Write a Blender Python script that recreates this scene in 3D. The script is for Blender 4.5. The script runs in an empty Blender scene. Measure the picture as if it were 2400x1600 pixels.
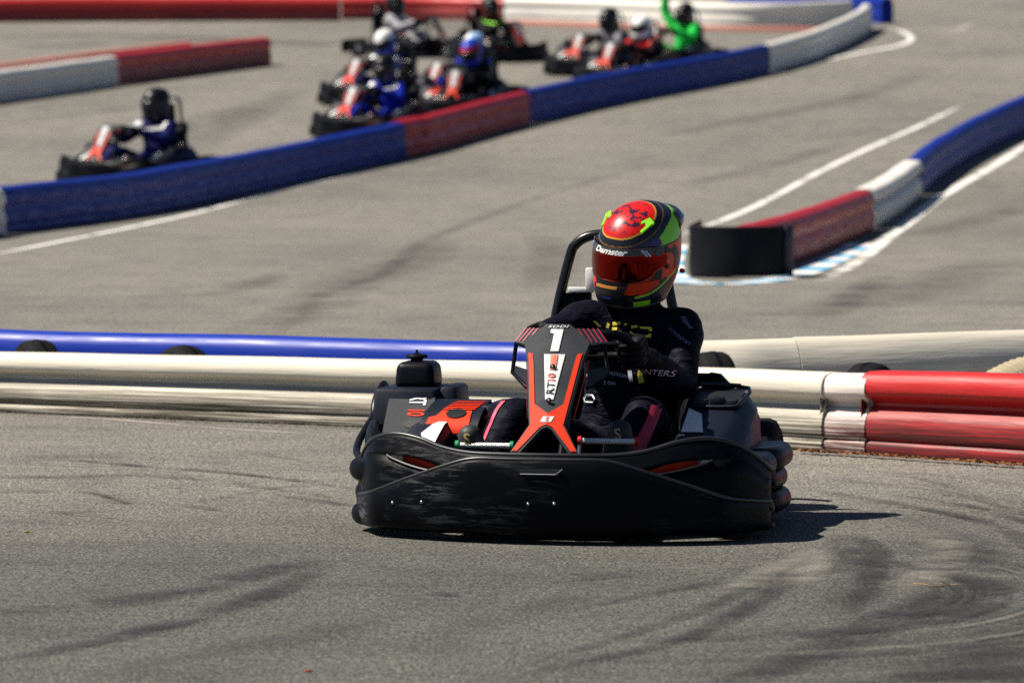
import bpy, bmesh, math, random
import numpy as np
from mathutils import Vector, Matrix, noise as mnoise
from mathutils.bvhtree import BVHTree

random.seed(7)
S = bpy.context.scene
COL = S.collection
R = math.radians

# ------------------------------------------------------------------ camera, light, exposure
FPX, CAM_H = 12450.0, 1.40                       # focal length in pixels of a 2400 px wide frame, eye height
PITCH = math.atan(684 / FPX)
cam_d = bpy.data.cameras.new('camera')
cam_d.sensor_width = 36.0
cam_d.lens = FPX / 2400 * 36
cam_d.clip_start, cam_d.clip_end = 0.5, 3000
cam_d.dof.use_dof = True
cam_d.dof.focus_distance = 15.55
cam_d.dof.aperture_fstop = 6.6
cam = bpy.data.objects.new('camera', cam_d)
cam.location = (0, 0, CAM_H)
cam.rotation_euler = (math.pi / 2 - PITCH, 0, 0)
COL.objects.link(cam)
S.camera = cam

SUN_EL = R(54)
SUN_DIR = Vector((-math.cos(SUN_EL), 0.02 * math.cos(SUN_EL), math.sin(SUN_EL))).normalized()   # towards the sun
w = bpy.data.worlds.new('World'); S.world = w; w.use_nodes = True
nt = w.node_tree
sky = nt.nodes.new('ShaderNodeTexSky'); sky.sky_type = 'NISHITA'; sky.sun_disc = False
sky.sun_elevation = SUN_EL
sky.sun_rotation = math.atan2(SUN_DIR.x, SUN_DIR.y)
sky.dust_density = 0.2; sky.air_density = 0.6; sky.altitude = 600
bg = nt.nodes['Background']; bg.inputs['Strength'].default_value = 0.05
nt.links.new(sky.outputs[0], bg.inputs['Color'])
sd = bpy.data.lights.new('sun', 'SUN'); sd.energy = 5.0; sd.angle = R(0.5); sd.color = (1.0, 0.925, 0.81)
sun = bpy.data.objects.new('sun', sd); COL.objects.link(sun)
sun.rotation_euler = SUN_DIR.to_track_quat('Z', 'Y').to_euler()
S.view_settings.view_transform = 'Standard'; S.view_settings.look = 'None'
S.view_settings.exposure = 0.64; S.view_settings.gamma = 1.0; S.view_settings.use_curve_mapping = False
S.render.engine = 'CYCLES'
S.cycles.max_bounces = 5; S.cycles.diffuse_bounces = 1; S.cycles.glossy_bounces = 2
S.cycles.use_denoising = False
S.cycles.sample_clamp_direct = 6.0; S.cycles.sample_clamp_indirect = 3.0
S.cycles.transparent_max_bounces = 12

# ------------------------------------------------------------------ terrain: level in front, rising gently beyond
GA, GB, GM = 44.0, 57.0, 0.0434
def gz(y):
    if y < GA: return 0.0
    if y < GB: return GM * (y - GA) ** 2 / (2 * (GB - GA))
    if y < 140: return GM * (y - (GA + GB) / 2)
    z140 = GM * (140 - (GA + GB) / 2)
    return z140 + GM * 60 * (1 - math.exp(-(y - 140) / 60))
FW = Vector((0, math.cos(PITCH), -math.sin(PITCH))); UP = Vector((0, math.sin(PITCH), math.cos(PITCH)))
def at(px, py, h=0.0):
    """place on the ground (h above it) that the photograph shows at px, py"""
    d = (FW * FPX + Vector((1, 0, 0)) * (px - 1200) + UP * (800 - py)).normalized()
    o = Vector((0, 0, CAM_H))
    lo = 5.0; t = 5.0
    while t < 400:
        p = o + d * t
        if p.z - gz(p.y) - h < 0: break
        lo = t; t += 0.25
    hi = t
    for _ in range(30):
        m = (lo + hi) / 2; p = o + d * m
        if p.z - gz(p.y) - h > 0: lo = m
        else: hi = m
    p = o + d * lo
    return Vector((p.x, p.y, gz(p.y)))

# ------------------------------------------------------------------ materials
MATS = {}
def nodes(m):
    m.use_nodes = True
    return m.node_tree, m.node_tree.nodes['Principled BSDF']
def mat(name, col, rough=0.5, metal=0.0, var=0.12, scale=9.0, bump=0.0, bscale=60.0, coat=0.0, spec=0.5, sheen=0.0):
    if name in MATS: return MATS[name]
    m = bpy.data.materials.new(name); t, b = nodes(m)
    tc = t.nodes.new('ShaderNodeTexCoord')
    n = t.nodes.new('ShaderNodeTexNoise'); n.inputs['Scale'].default_value = scale; n.inputs['Detail'].default_value = 5
    t.links.new(tc.outputs['Object'], n.inputs['Vector'])
    mx = t.nodes.new('ShaderNodeMix'); mx.data_type = 'RGBA'
    mx.inputs[6].default_value = (*[c * (1 - var) for c in col], 1); mx.inputs[7].default_value = (*[min(1, c * (1 + var)) for c in col], 1)
    t.links.new(n.outputs['Fac'], mx.inputs[0]); t.links.new(mx.outputs[2], b.inputs['Base Color'])
    mr = t.nodes.new('ShaderNodeMapRange'); mr.inputs[3].default_value = max(0.02, rough - 0.08); mr.inputs[4].default_value = min(1, rough + 0.08)
    t.links.new(n.outputs['Fac'], mr.inputs[0]); t.links.new(mr.outputs[0], b.inputs['Roughness'])
    b.inputs['Metallic'].default_value = metal; b.inputs['Coat Weight'].default_value = coat
    b.inputs['Coat Roughness'].default_value = 0.06
    b.inputs['Specular IOR Level'].default_value = spec
    b.inputs['Sheen Weight'].default_value = sheen
    if bump:
        n2 = t.nodes.new('ShaderNodeTexNoise'); n2.inputs['Scale'].default_value = bscale; n2.inputs['Detail'].default_value = 4
        t.links.new(tc.outputs['Object'], n2.inputs['Vector'])
        bp = t.nodes.new('ShaderNodeBump'); bp.inputs['Strength'].default_value = bump; bp.inputs['Distance'].default_value = 0.01
        t.links.new(n2.outputs['Fac'], bp.inputs['Height']); t.links.new(bp.outputs[0], b.inputs['Normal'])
    MATS[name] = m
    return m

def asphalt():
    m = bpy.data.materials.new('asphalt'); t, b = nodes(m); N, L = t.nodes, t.links
    tc = N.new('ShaderNodeTexCoord')
    def noise(scale, detail=4, sx=1, sy=1, rot=0.0, rough=0.5):
        mp = N.new('ShaderNodeMapping'); mp.inputs['Scale'].default_value = (sx, sy, 1); mp.inputs['Rotation'].default_value = (0, 0, rot)
        L.new(tc.outputs['Object'], mp.inputs[0])
        n = N.new('ShaderNodeTexNoise'); n.inputs['Scale'].default_value = scale; n.inputs['Detail'].default_value = detail; n.inputs['Roughness'].default_value = rough
        L.new(mp.outputs[0], n.inputs['Vector']); return n.outputs['Fac']
    def ramp(f, stops):
        r = N.new('ShaderNodeValToRGB'); e = r.color_ramp.elements
        e[0].position, e[0].color = stops[0][0], (*stops[0][1], 1); e[1].position, e[1].color = stops[-1][0], (*stops[-1][1], 1)
        for p, c in stops[1:-1]:
            q = e.new(p); q.color = (*c, 1)
        L.new(f, r.inputs[0]); return r.outputs[0]
    def mul(a, c, fac=1.0):
        x = N.new('ShaderNodeMix'); x.data_type = 'RGBA'; x.blend_type = 'MULTIPLY'; x.inputs[0].default_value = fac
        L.new(a, x.inputs[6]); L.new(c, x.inputs[7]); return x.outputs[2]
    base = ramp(noise(0.35, 5, 1, 0.45), [(0.30, (0.148, 0.142, 0.128)), (0.52, (0.184, 0.174, 0.155)), (0.75, (0.214, 0.200, 0.176))])
    # aggregate: pale stones in darker binder
    grain = ramp(noise(115, 4, 1, 0.40, 0, 0.8), [(0.38, (0.22, 0.22, 0.24)), (0.50, (0.92, 0.92, 0.91)), (0.62, (2.1, 2.05, 1.9))])
    mid = ramp(noise(42, 5, 1, 0.38, 0.1, 0.7), [(0.36, (0.62, 0.62, 0.64)), (0.5, (1, 1, 1)), (0.64, (1.32, 1.30, 1.25))])
    blot = ramp(noise(3.2, 6, 1, 0.5, 0.3, 0.62), [(0.30, (0.72, 0.72, 0.75)), (0.55, (1, 1, 1)), (0.8, (1.06, 1.05, 1.03))])
    # worn racing line: streaks that run with the track
    st = ramp(noise(1.2, 5, 0.55, 2.6, 0.28, 0.6), [(0.34, (0.70, 0.69, 0.72)), (0.55, (1, 1, 1))])
    # rubber film worn into the inside of the near bend, with a ragged outline
    vm = N.new('ShaderNodeVectorMath'); vm.operation = 'DISTANCE'; vm.inputs[1].default_value = (0.4, 11.2, 0); L.new(tc.outputs['Object'], vm.inputs[0])
    ad = N.new('ShaderNodeMath'); ad.operation = 'MULTIPLY_ADD'; ad.inputs[1].default_value = 3.4; L.new(noise(0.8, 5, 1, 0.5), ad.inputs[0]); L.new(vm.outputs['Value'], ad.inputs[2])
    fm = N.new('ShaderNodeMapRange'); fm.interpolation_type = 'SMOOTHSTEP'; fm.inputs[1].default_value = 4.6; fm.inputs[2].default_value = 8.6; L.new(ad.outputs[0], fm.inputs[0])
    film = ramp(fm.outputs[0], [(0.0, (0.50, 0.535, 0.545)), (1.0, (1, 1, 1))])
    c = mul(mul(mul(mul(mul(base, grain, 0.9), mid, 0.9), blot, 0.8), st, 0.55), film)
    L.new(c, b.inputs['Base Color'])
    b.inputs['Roughness'].default_value = 0.82; b.inputs['Specular IOR Level'].default_value = 0.3
    bp = N.new('ShaderNodeBump'); bp.inputs['Strength'].default_value = 0.55; bp.inputs['Distance'].default_value = 0.004
    L.new(noise(200, 3, 1, 1), bp.inputs['Height']); L.new(bp.outputs[0], b.inputs['Normal'])
    return m

def streak_mat(name, col, strength, nscale=5.0):
    """rubber or paint worn into the asphalt: alpha fades to the strip's edges and breaks up"""
    m = bpy.data.materials.new(name); t, b = nodes(m); N, L = t.nodes, t.links
    uv = N.new('ShaderNodeUVMap'); sp = N.new('ShaderNodeSeparateXYZ'); L.new(uv.outputs[0], sp.inputs[0])
    def math_(op, a, b_=None):
        x = N.new('ShaderNodeMath'); x.operation = op
        for i, v in enumerate((a, b_)):
            if v is None: continue
            if isinstance(v, (int, float)): x.inputs[i].default_value = v
            else: L.new(v, x.inputs[i])
        return x.outputs[0]
    def fade(s, k):
        return math_('MINIMUM', math_('MULTIPLY', math_('MULTIPLY', s, math_('SUBTRACT', 1.0, s)), k), 1.0)
    tc = N.new('ShaderNodeTexCoord')
    n = N.new('ShaderNodeTexNoise'); n.inputs['Scale'].default_value = nscale; n.inputs['Detail'].default_value = 7; n.inputs['Roughness'].default_value = 0.7
    L.new(tc.outputs['Object'], n.inputs['Vector'])
    n2 = N.new('ShaderNodeTexNoise'); n2.inputs['Scale'].default_value = 150; n2.inputs['Detail'].default_value = 3
    L.new(tc.outputs['Object'], n2.inputs['Vector'])
    a = math_('MULTIPLY', fade(sp.outputs[0], 4.0), fade(sp.outputs[1], 6.0))
    mr = N.new('ShaderNodeMapRange'); mr.inputs[1].default_value = 0.36; mr.inputs[2].default_value = 0.66; L.new(n.outputs['Fac'], mr.inputs[0])
    mr2 = N.new('ShaderNodeMapRange'); mr2.inputs[1].default_value = 0.38; mr2.inputs[2].default_value = 0.58; mr2.inputs[3].default_value = 0.25; L.new(n2.outputs['Fac'], mr2.inputs[0])
    a = math_('MULTIPLY', math_('MULTIPLY', math_('MULTIPLY', a, mr.outputs[0]), mr2.outputs[0]), strength)
    L.new(a, b.inputs['Alpha'])
    b.inputs['Base Color'].default_value = (*col, 1); b.inputs['Roughness'].default_value = 0.7
    MATS[name] = m
    return m

def barrier_mat(name, col, dirt=0.5, dcol=(0.05, 0.045, 0.04), rough=0.45, spec=0.18, lo=0.47):
    near = lo < 0.45
    m = bpy.data.materials.new(name); t, b = nodes(m); N, L = t.nodes, t.links
    uv = N.new('ShaderNodeUVMap')
    def nz(sx, sy, detail, rg=0.6):
        mp = N.new('ShaderNodeMapping'); mp.inputs['Scale'].default_value = (sx, sy, 1); L.new(uv.outputs[0], mp.inputs[0])
        n = N.new('ShaderNodeTexNoise'); n.inputs['Scale'].default_value = 1; n.inputs['Detail'].default_value = detail; n.inputs['Roughness'].default_value = rg
        L.new(mp.outputs[0], n.inputs['Vector']); return n.outputs['Fac']
    def rng(f, a, b_, c=0.0, d=1.0):
        x = N.new('ShaderNodeMapRange'); x.inputs[1].default_value = a; x.inputs[2].default_value = b_; x.inputs[3].default_value = c; x.inputs[4].default_value = d
        L.new(f, x.inputs[0]); return x.outputs[0]
    # scuffs: long thin rubber marks left by passing karts, more of them on the lower half that karts reach
    sc = rng(nz(1.3, 30, 7, 0.75), lo, lo + 0.13)
    sp = N.new('ShaderNodeSeparateXYZ'); L.new(uv.outputs[0], sp.inputs[0])
    band = rng(sp.outputs[1], 0.25, 0.74, 1.0, 0.05)
    mm = N.new('ShaderNodeMath'); mm.operation = 'MULTIPLY'; L.new(sc, mm.inputs[0]); L.new(band, mm.inputs[1])
    mm2 = N.new('ShaderNodeMath'); mm2.operation = 'MULTIPLY'; L.new(mm.outputs[0], mm2.inputs[0]); mm2.inputs[1].default_value = dirt
    v = N.new('ShaderNodeMix'); v.data_type = 'RGBA'; v.inputs[6].default_value = (*[c * 0.82 for c in col], 1); v.inputs[7].default_value = (*[min(1, c * 1.1) for c in col], 1)
    L.new(nz(2.5, 5, 5), v.inputs[0])
    x = N.new('ShaderNodeMix'); x.data_type = 'RGBA'; L.new(mm2.outputs[0], x.inputs[0]); L.new(v.outputs[2], x.inputs[6]); x.inputs[7].default_value = (*dcol, 1)
    L.new(x.outputs[2], b.inputs['Base Color'])
    L.new(rng(nz(3, 9, 4), 0.3, 0.7, rough - 0.1, rough + 0.15), b.inputs['Roughness']); b.inputs['Specular IOR Level'].default_value = spec
    bp = N.new('ShaderNodeBump'); bp.inputs['Strength'].default_value = 0.25 if near else 0.03; bp.inputs['Distance'].default_value = 0.01
    L.new(nz(4, 14, 4), bp.inputs['Height']); L.new(bp.outputs[0], b.inputs['Normal'])
    MATS[name] = m
    return m

def scratched(name, col):
    m = bpy.data.materials.new(name); t, b = nodes(m); N, L = t.nodes, t.links
    tc = N.new('ShaderNodeTexCoord')
    def nz(scale, sc, detail=5, rg=0.65, rot=(0, 0, 0), loc=(0, 0, 0)):
        mp = N.new('ShaderNodeMapping'); mp.inputs['Scale'].default_value = sc; mp.inputs['Rotation'].default_value = rot; mp.inputs['Location'].default_value = loc
        L.new(tc.outputs['Object'], mp.inputs[0])
        n = N.new('ShaderNodeTexNoise'); n.inputs['Scale'].default_value = scale; n.inputs['Detail'].default_value = detail; n.inputs['Roughness'].default_value = rg
        n.inputs['Distortion'].default_value = 0.6
        L.new(mp.outputs[0], n.inputs['Vector']); return n.outputs['Fac']
    def rng(f, a, b_, c=0.0, d=1.0):
        x = N.new('ShaderNodeMapRange'); x.inputs[1].default_value = a; x.inputs[2].default_value = b_; x.inputs[3].default_value = c; x.inputs[4].default_value = d
        L.new(f, x.inputs[0]); return x.outputs[0]
    fine = rng(nz(10, (1, 1, 7), 7, 0.78), 0.50, 0.66)
    patch = rng(nz(3.4, (1, 1, 1.4), 3, 0.5, loc=(0.13, 0, 0.2)), 0.44, 0.58)
    spx = N.new('ShaderNodeSeparateXYZ'); L.new(tc.outputs['Object'], spx.inputs[0])
    wside = rng(spx.outputs[0], 0.10, -0.16, 0.12, 1.0)
    m0 = N.new('ShaderNodeMath'); m0.operation = 'MULTIPLY'; L.new(fine, m0.inputs[0]); L.new(patch, m0.inputs[1])
    mm = N.new('ShaderNodeMath'); mm.operation = 'MULTIPLY'; L.new(m0.outputs[0], mm.inputs[0]); L.new(wside, mm.inputs[1])
    x = N.new('ShaderNodeMix'); x.data_type = 'RGBA'; L.new(mm.outputs[0], x.inputs[0])
    x.inputs[6].default_value = (*col, 1); x.inputs[7].default_value = (0.105, 0.112, 0.13, 1)
    L.new(x.outputs[2], b.inputs['Base Color'])
    L.new(rng(mm.outputs[0], 0, 1, 0.38, 0.75), b.inputs['Roughness']); b.inputs['Specular IOR Level'].default_value = 0.06
    bp = N.new('ShaderNodeBump'); bp.inputs['Strength'].default_value = 0.3; bp.inputs['Distance'].default_value = 0.004
    L.new(mm.outputs[0], bp.inputs['Height']); L.new(bp.outputs[0], b.inputs['Normal'])
    MATS[name] = m
    return m

def cloth(name, col, sheen=0.15, rough=0.62):
    """woven suit cloth: fold relief over a fine weave"""
    m = bpy.data.materials.new(name); t, b = nodes(m); N, L = t.nodes, t.links
    tc = N.new('ShaderNodeTexCoord')
    mp = N.new('ShaderNodeMapping'); mp.inputs['Scale'].default_value = (1, 1, 2.1); L.new(tc.outputs['Object'], mp.inputs[0])
    n = N.new('ShaderNodeTexNoise'); n.inputs['Scale'].default_value = 13; n.inputs['Detail'].default_value = 3; n.inputs['Distortion'].default_value = 1.2; L.new(mp.outputs[0], n.inputs['Vector'])
    bp = N.new('ShaderNodeBump'); bp.inputs['Strength'].default_value = 0.6; bp.inputs['Distance'].default_value = 0.02; L.new(n.outputs['Fac'], bp.inputs['Height'])
    n2 = N.new('ShaderNodeTexNoise'); n2.inputs['Scale'].default_value = 5; L.new(tc.outputs['Object'], n2.inputs['Vector'])
    v = N.new('ShaderNodeMix'); v.data_type = 'RGBA'; v.inputs[6].default_value = (*[c * 0.85 for c in col], 1); v.inputs[7].default_value = (*[min(1, c * 1.15) for c in col], 1)
    L.new(n2.outputs['Fac'], v.inputs[0]); L.new(v.outputs[2], b.inputs['Base Color'])
    L.new(bp.outputs[0], b.inputs['Normal']); b.inputs['Roughness'].default_value = rough; b.inputs['Sheen Weight'].default_value = 0.0; b.inputs['Specular IOR Level'].default_value = 0.07
    MATS[name] = m
    return m

def paint_attr(name, rough=0.12, coat=0.25, base=0.35):
    m = bpy.data.materials.new(name); t, b = nodes(m)
    a = t.nodes.new('ShaderNodeAttribute'); a.attribute_name = 'paint'
    t.links.new(a.outputs['Color'], b.inputs['Base Color'])
    b.inputs['Roughness'].default_value = base; b.inputs['Coat Weight'].default_value = coat; b.inputs['Coat Roughness'].default_value = rough; b.inputs['Specular IOR Level'].default_value = 0.25
    MATS[name] = m
    return m

ASPH = asphalt()
PLAST = mat('black_plastic', (0.0045, 0.005, 0.008), 0.40, var=0.3, scale=6, bump=0.08, bscale=180, spec=0.12)
PLASTB = mat('matt_black_plastic', (0.004, 0.0045, 0.007), 0.55, var=0.3, scale=8, spec=0.08)
SCRATCH = scratched('scuffed_black_plastic', (0.0035, 0.004, 0.006))
PANEL = mat('charcoal_panel', (0.024, 0.028, 0.037), 0.55, var=0.12, scale=5, bump=0.12, bscale=400, spec=0.25)
PANELN = mat('navy_panel', (0.006, 0.009, 0.020), 0.48, var=0.15, scale=5, bump=0.12, bscale=400, spec=0.26)
LIP = mat('glossy_black_lip', (0.012, 0.013, 0.016), 0.36, var=0.3, spec=0.55)  # paler and glossier than the bumper to carry its edge highlights
ORANGE = mat('orange_vinyl', (0.78, 0.045, 0.010), 0.5, var=0.06, spec=0.2)
REDV = mat('red_vinyl', (0.62, 0.012, 0.015), 0.4, var=0.08)
WHITEV = mat('white_vinyl', (0.82, 0.82, 0.80), 0.4, var=0.04)
BLACKV = mat('black_vinyl', (0.012, 0.012, 0.014), 0.4)
PINK = mat('pink_thread', (0.75, 0.05, 0.12), 0.5)
STEEL = mat('steel', (0.50, 0.50, 0.51), 0.38, metal=1.0)
CHROME = mat('bright_edge', (0.75, 0.76, 0.78), 0.15, metal=1.0)
TUBEM = mat('black_steel_tube', (0.005, 0.005, 0.006), 0.28, spec=0.4)
ALU = mat('knurled_aluminium', (0.80, 0.78, 0.74), 0.35, metal=0.3, bump=0.5, bscale=220)
GREENP = mat('green_cap', (0.01, 0.30, 0.12), 0.4)
REDP = mat('red_cap', (0.65, 0.01, 0.015), 0.4)
RUBBER = mat('tyre_rubber', (0.007, 0.007, 0.008), 0.8, bump=0.3, bscale=90, spec=0.15)
YELL = mat('yellow_print', (0.85, 0.68, 0.06), 0.5)
GREYW = mat('pale_print', (0.55, 0.55, 0.70), 0.5)
GOLD = mat('gold_print', (0.42, 0.30, 0.12), 0.45)
NEON = mat('neon_green_paint', (0.30, 0.85, 0.03), 0.25, coat=0.8)

# ------------------------------------------------------------------ mesh helpers
def link(name, me, m=None, parent=None, smooth=True):
    o = bpy.data.objects.new(name, me); COL.objects.link(o)
    if m is not None and len(me.materials) == 0: me.materials.append(m)
    if smooth: me.polygons.foreach_set('use_smooth', [True] * len(me.polygons))
    o.parent = parent
    return o
def mesh(name, v, f, m, parent=None, smooth=True, sharp=None, solid=0.0, bevel=0.0, uv=None):
    me = bpy.data.meshes.new(name); me.from_pydata([tuple(p) for p in v], [], f); me.validate(); me.update()
    o = link(name, me, m, parent, smooth)
    if smooth and sharp: me.set_sharp_from_angle(angle=R(sharp))
    if solid:
        s = o.modifiers.new('solid', 'SOLIDIFY'); s.thickness = solid; s.offset = -1
    if bevel:
        b = o.modifiers.new('bevel', 'BEVEL'); b.width = bevel; b.segments = 2; b.limit_method = 'ANGLE'; b.angle_limit = R(35)
    return o
def from_bm(name, bm, m, parent=None, smooth=True, sharp=35):
    bmesh.ops.recalc_face_normals(bm, faces=bm.faces)
    me = bpy.data.meshes.new(name); bm.to_mesh(me); bm.free()
    o = link(name, me, m, parent, smooth)
    if smooth and sharp: me.set_sharp_from_angle(angle=R(sharp))
    return o
def grid_faces(nu, nv, closed_v=False, closed_u=False):
    f = []
    for i in range(nu - (0 if closed_u else 1)):
        for j in range(nv - (0 if closed_v else 1)):
            a = i * nv + j; b = i * nv + (j + 1) % nv
            c = ((i + 1) % nu) * nv + (j + 1) % nv; d = ((i + 1) % nu) * nv + j
            f.append((a, d, c, b))
    return f
def catmull(pts, n):
    P = [Vector(p) for p in pts]; P = [P[0] * 2 - P[1]] + P + [P[-1] * 2 - P[-2]]
    out = []
    for i in range(1, len(P) - 2):
        for k in range(n):
            t = k / n; a, b, c, d = P[i - 1:i + 3]
            out.append(0.5 * ((2 * b) + (c - a) * t + (2 * a - 5 * b + 4 * c - d) * t * t + (3 * b - a - 3 * c + d) * t ** 3))
    out.append(P[-2])
    return out
def tube_geo(path, r, n=10, cap=True, flat=1.0):
    P = [Vector(p) for p in path]; v = []; f = []
    rr = r if isinstance(r, (list, tuple)) else [r] * len(P)
    up = None
    for i, p in enumerate(P):
        d = (P[min(i + 1, len(P) - 1)] - P[max(i - 1, 0)]).normalized()
        if up is None:
            up = Vector((0, 0, 1)) if abs(d.z) < 0.9 else Vector((1, 0, 0))
        x = d.cross(up).normalized(); up = x.cross(d).normalized()
        for k in range(n):
            a = 2 * math.pi * k / n
            v.append(p + x * math.cos(a) * rr[i] + up * math.sin(a) * rr[i] * flat)
    f = grid_faces(len(P), n, closed_v=True)
    f = [tuple(reversed(q)) for q in f]
    if cap:
        f.append(tuple(range(n))); f.append(tuple(reversed(range((len(P) - 1) * n, len(P) * n))))
    return v, f
def tube(name, path, r, m, parent=None, n=10, smoothpath=0, sharp=50):
    if smoothpath:
        if isinstance(r, (list, tuple)): r = [q.x for q in catmull([(a, 0, 0) for a in r], smoothpath)]
        path = catmull(path, smoothpath)
    v, f = tube_geo(path, r, n)
    bm = bmesh.new(); vs = [bm.verts.new(p) for p in v]
    for q in f: bm.faces.new([vs[i] for i in q])
    return from_bm(name, bm, m, parent, True, sharp)
def merge(geos):
    v, f = [], []
    for a, b in geos:
        k = len(v); v += list(a); f += [tuple(i + k for i in q) for q in b]
    return v, f
def rbox(name, lo, hi, m, parent=None, bevel=0.01, taper=None, seg=2, rot=None):
    """rounded box; taper = (x, y) scale of the top face about its centre"""
    bm = bmesh.new(); bmesh.ops.create_cube(bm, size=1)
    lo, hi = Vector(lo), Vector(hi); c = (lo + hi) / 2; s = hi - lo
    for q in bm.verts:
        t = taper if (taper and q.co.z > 0) else (1, 1)
        q.co = Vector((c.x + q.co.x * s.x * t[0], c.y + q.co.y * s.y * t[1], c.z + q.co.z * s.z))
    if bevel: bmesh.ops.bevel(bm, geom=list(bm.edges), offset=bevel, segments=seg, profile=0.5, affect='EDGES')
    if rot is not None:
        bmesh.ops.rotate(bm, verts=bm.verts, cent=c, matrix=rot)
    return from_bm(name, bm, m, parent)
def lathe_geo(prof, n=24, axis='x', c=(0, 0, 0)):
    v = []
    for (a, r) in prof:
        for k in range(n):
            t = 2 * math.pi * k / n
            q = (a, r * math.cos(t), r * math.sin(t)) if axis == 'x' else ((r * math.cos(t), a, r * math.sin(t)) if axis == 'y' else (r * math.cos(t), r * math.sin(t), a))
            v.append((q[0] + c[0], q[1] + c[1], q[2] + c[2]))
    return v, grid_faces(len(prof), n, closed_v=True)
def lathe(name, prof, m, parent=None, n=24, axis='x', c=(0, 0, 0), sharp=40):
    v, f = lathe_geo(prof, n, axis, c)
    bm = bmesh.new(); vs = [bm.verts.new(p) for p in v]
    for q in f: bm.faces.new([vs[i] for i in q])
    bmesh.ops.remove_doubles(bm, verts=bm.verts, dist=1e-5)
    return from_bm(name, bm, m, parent, True, sharp)
def sheet_bm(poly, cu=(), cv=()):
    bm = bmesh.new(); bm.faces.new([bm.verts.new((p[0], p[1], 0)) for p in poly])
    bmesh.ops.triangulate(bm, faces=list(bm.faces))
    for u in cu: bmesh.ops.bisect_plane(bm, geom=bm.verts[:] + bm.edges[:] + bm.faces[:], plane_co=(u, 0, 0), plane_no=(1, 0, 0))
    for q in cv: bmesh.ops.bisect_plane(bm, geom=bm.verts[:] + bm.edges[:] + bm.faces[:], plane_co=(0, q, 0), plane_no=(0, 1, 0))
    return bm
def sheet(name, poly, mapf, thick, m, parent=None, cu=(), cv=(), lift=0.0):
    """a thin plate: outline in (u, v), laid onto the surface mapf(u, v, lift)"""
    bm = sheet_bm(poly, cu, cv)
    return lay(name, bm, mapf, thick, m, parent, lift)
def lay(name, bm, mapf, thick, m, parent=None, lift=0.0):
    top = list(bm.faces); uv = {v: (v.co.x, v.co.y) for v in bm.verts}
    r = bmesh.ops.extrude_face_region(bm, geom=top)
    newv = [g for g in r['geom'] if isinstance(g, bmesh.types.BMVert)]
    newset = set(newv)
    for v in bm.verts:
        h = lift + thick if v in newset else lift
        v.co = mapf(v.co.x, v.co.y, h)
    return from_bm(name, bm, m, parent, True, 30)
def text_bm(s, size=1.0, shear=0.0, align='CENTER', space=1.0, bold=0.0):
    c = bpy.data.curves.new('lettering', 'FONT'); c.body = s; c.size = size; c.shear = shear; c.align_x = align; c.align_y = 'CENTER'; c.space_character = space
    c.offset = bold; c.resolution_u = 3
    o = bpy.data.objects.new('lettering', c); COL.objects.link(o)
    dg = bpy.context.evaluated_depsgraph_get(); dg.update()
    me = bpy.data.meshes.new_from_object(o.evaluated_get(dg))
    bm = bmesh.new(); bm.from_mesh(me)
    bpy.data.objects.remove(o); bpy.data.curves.remove(c); bpy.data.meshes.remove(me)
    bmesh.ops.triangulate(bm, faces=list(bm.faces))
    return bm
def tag(o, label, cat, group=None, kind=None):
    if label: o['label'] = label
    if cat: o['category'] = cat
    if group: o['group'] = group
    if kind: o['kind'] = kind
    return o
def empty(name, loc=(0, 0, 0), rz=0.0):
    o = bpy.data.objects.new(name, None); o.empty_display_size = 0.2; COL.objects.link(o)
    o.location = loc; o.rotation_euler = (0, 0, rz); return o
def copy_tree(o, parent=None, swap=None):
    c = o.copy(); COL.objects.link(c); c.parent = parent
    if swap and o.type == 'MESH':
        for i, sl in enumerate(c.material_slots):
            n = sl.material.name if sl.material else ''
            if n in swap:
                sl.link = 'OBJECT'; sl.material = swap[n]
    for ch in list(o.children): copy_tree(ch, c, swap)
    return c

# ------------------------------------------------------------------ ground
ys = list(np.linspace(2, 40, 20)) + list(np.linspace(41, 60, 39)) + list(np.linspace(62, 140, 40)) + [160, 190, 230, 300, 400, 600, 900, 1400]
xs = [-700, -200, -60, -30, -15, -8, -4, 0, 4, 8, 15, 30, 60, 200, 700]
ys = [-300, -60, -20] + ys
v = [(x, y, gz(y)) for y in ys for x in xs]
gr = mesh('ground', v, [tuple(reversed(q)) for q in grid_faces(len(ys), len(xs))], ASPH, None, True); tag(gr, 'grey sunlit asphalt of the kart track', None, kind='structure')

def strip(name, pts, width, m, parent, h=0.004, n=8, taper=None, world=False):
    """flat band along the ground; pts are photograph pixels (or world points)"""
    P = catmull([p if world else at(*p) for p in pts], n)
    L = [0.0]
    for a, b in zip(P, P[1:]): L.append(L[-1] + (b - a).length)
    v, uvs = [], []
    cross = 5
    for i, p in enumerate(P):
        d = (P[min(i + 1, len(P) - 1)] - P[max(i - 1, 0)]); d.z = 0; d.normalize(); s = Vector((d.y, -d.x, 0))
        t = L[i] / L[-1]; ww = width * (taper(t) if taper else 1)
        for k in range(cross):
            u = k / (cross - 1); q = p + s * (u - 0.5) * ww
            v.append((q.x, q.y, gz(q.y) + h)); uvs.append((u, t))
    o = mesh(name, v, grid_faces(len(P), cross), m, parent, True)
    uvl = o.data.uv_layers.new(name='UVMap')
    for lp in o.data.loops: uvl.data[lp.index].uv = uvs[lp.vertex_index]
    if o.data.polygons[0].normal.z < 0: o.data.flip_normals()
    return o

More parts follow.
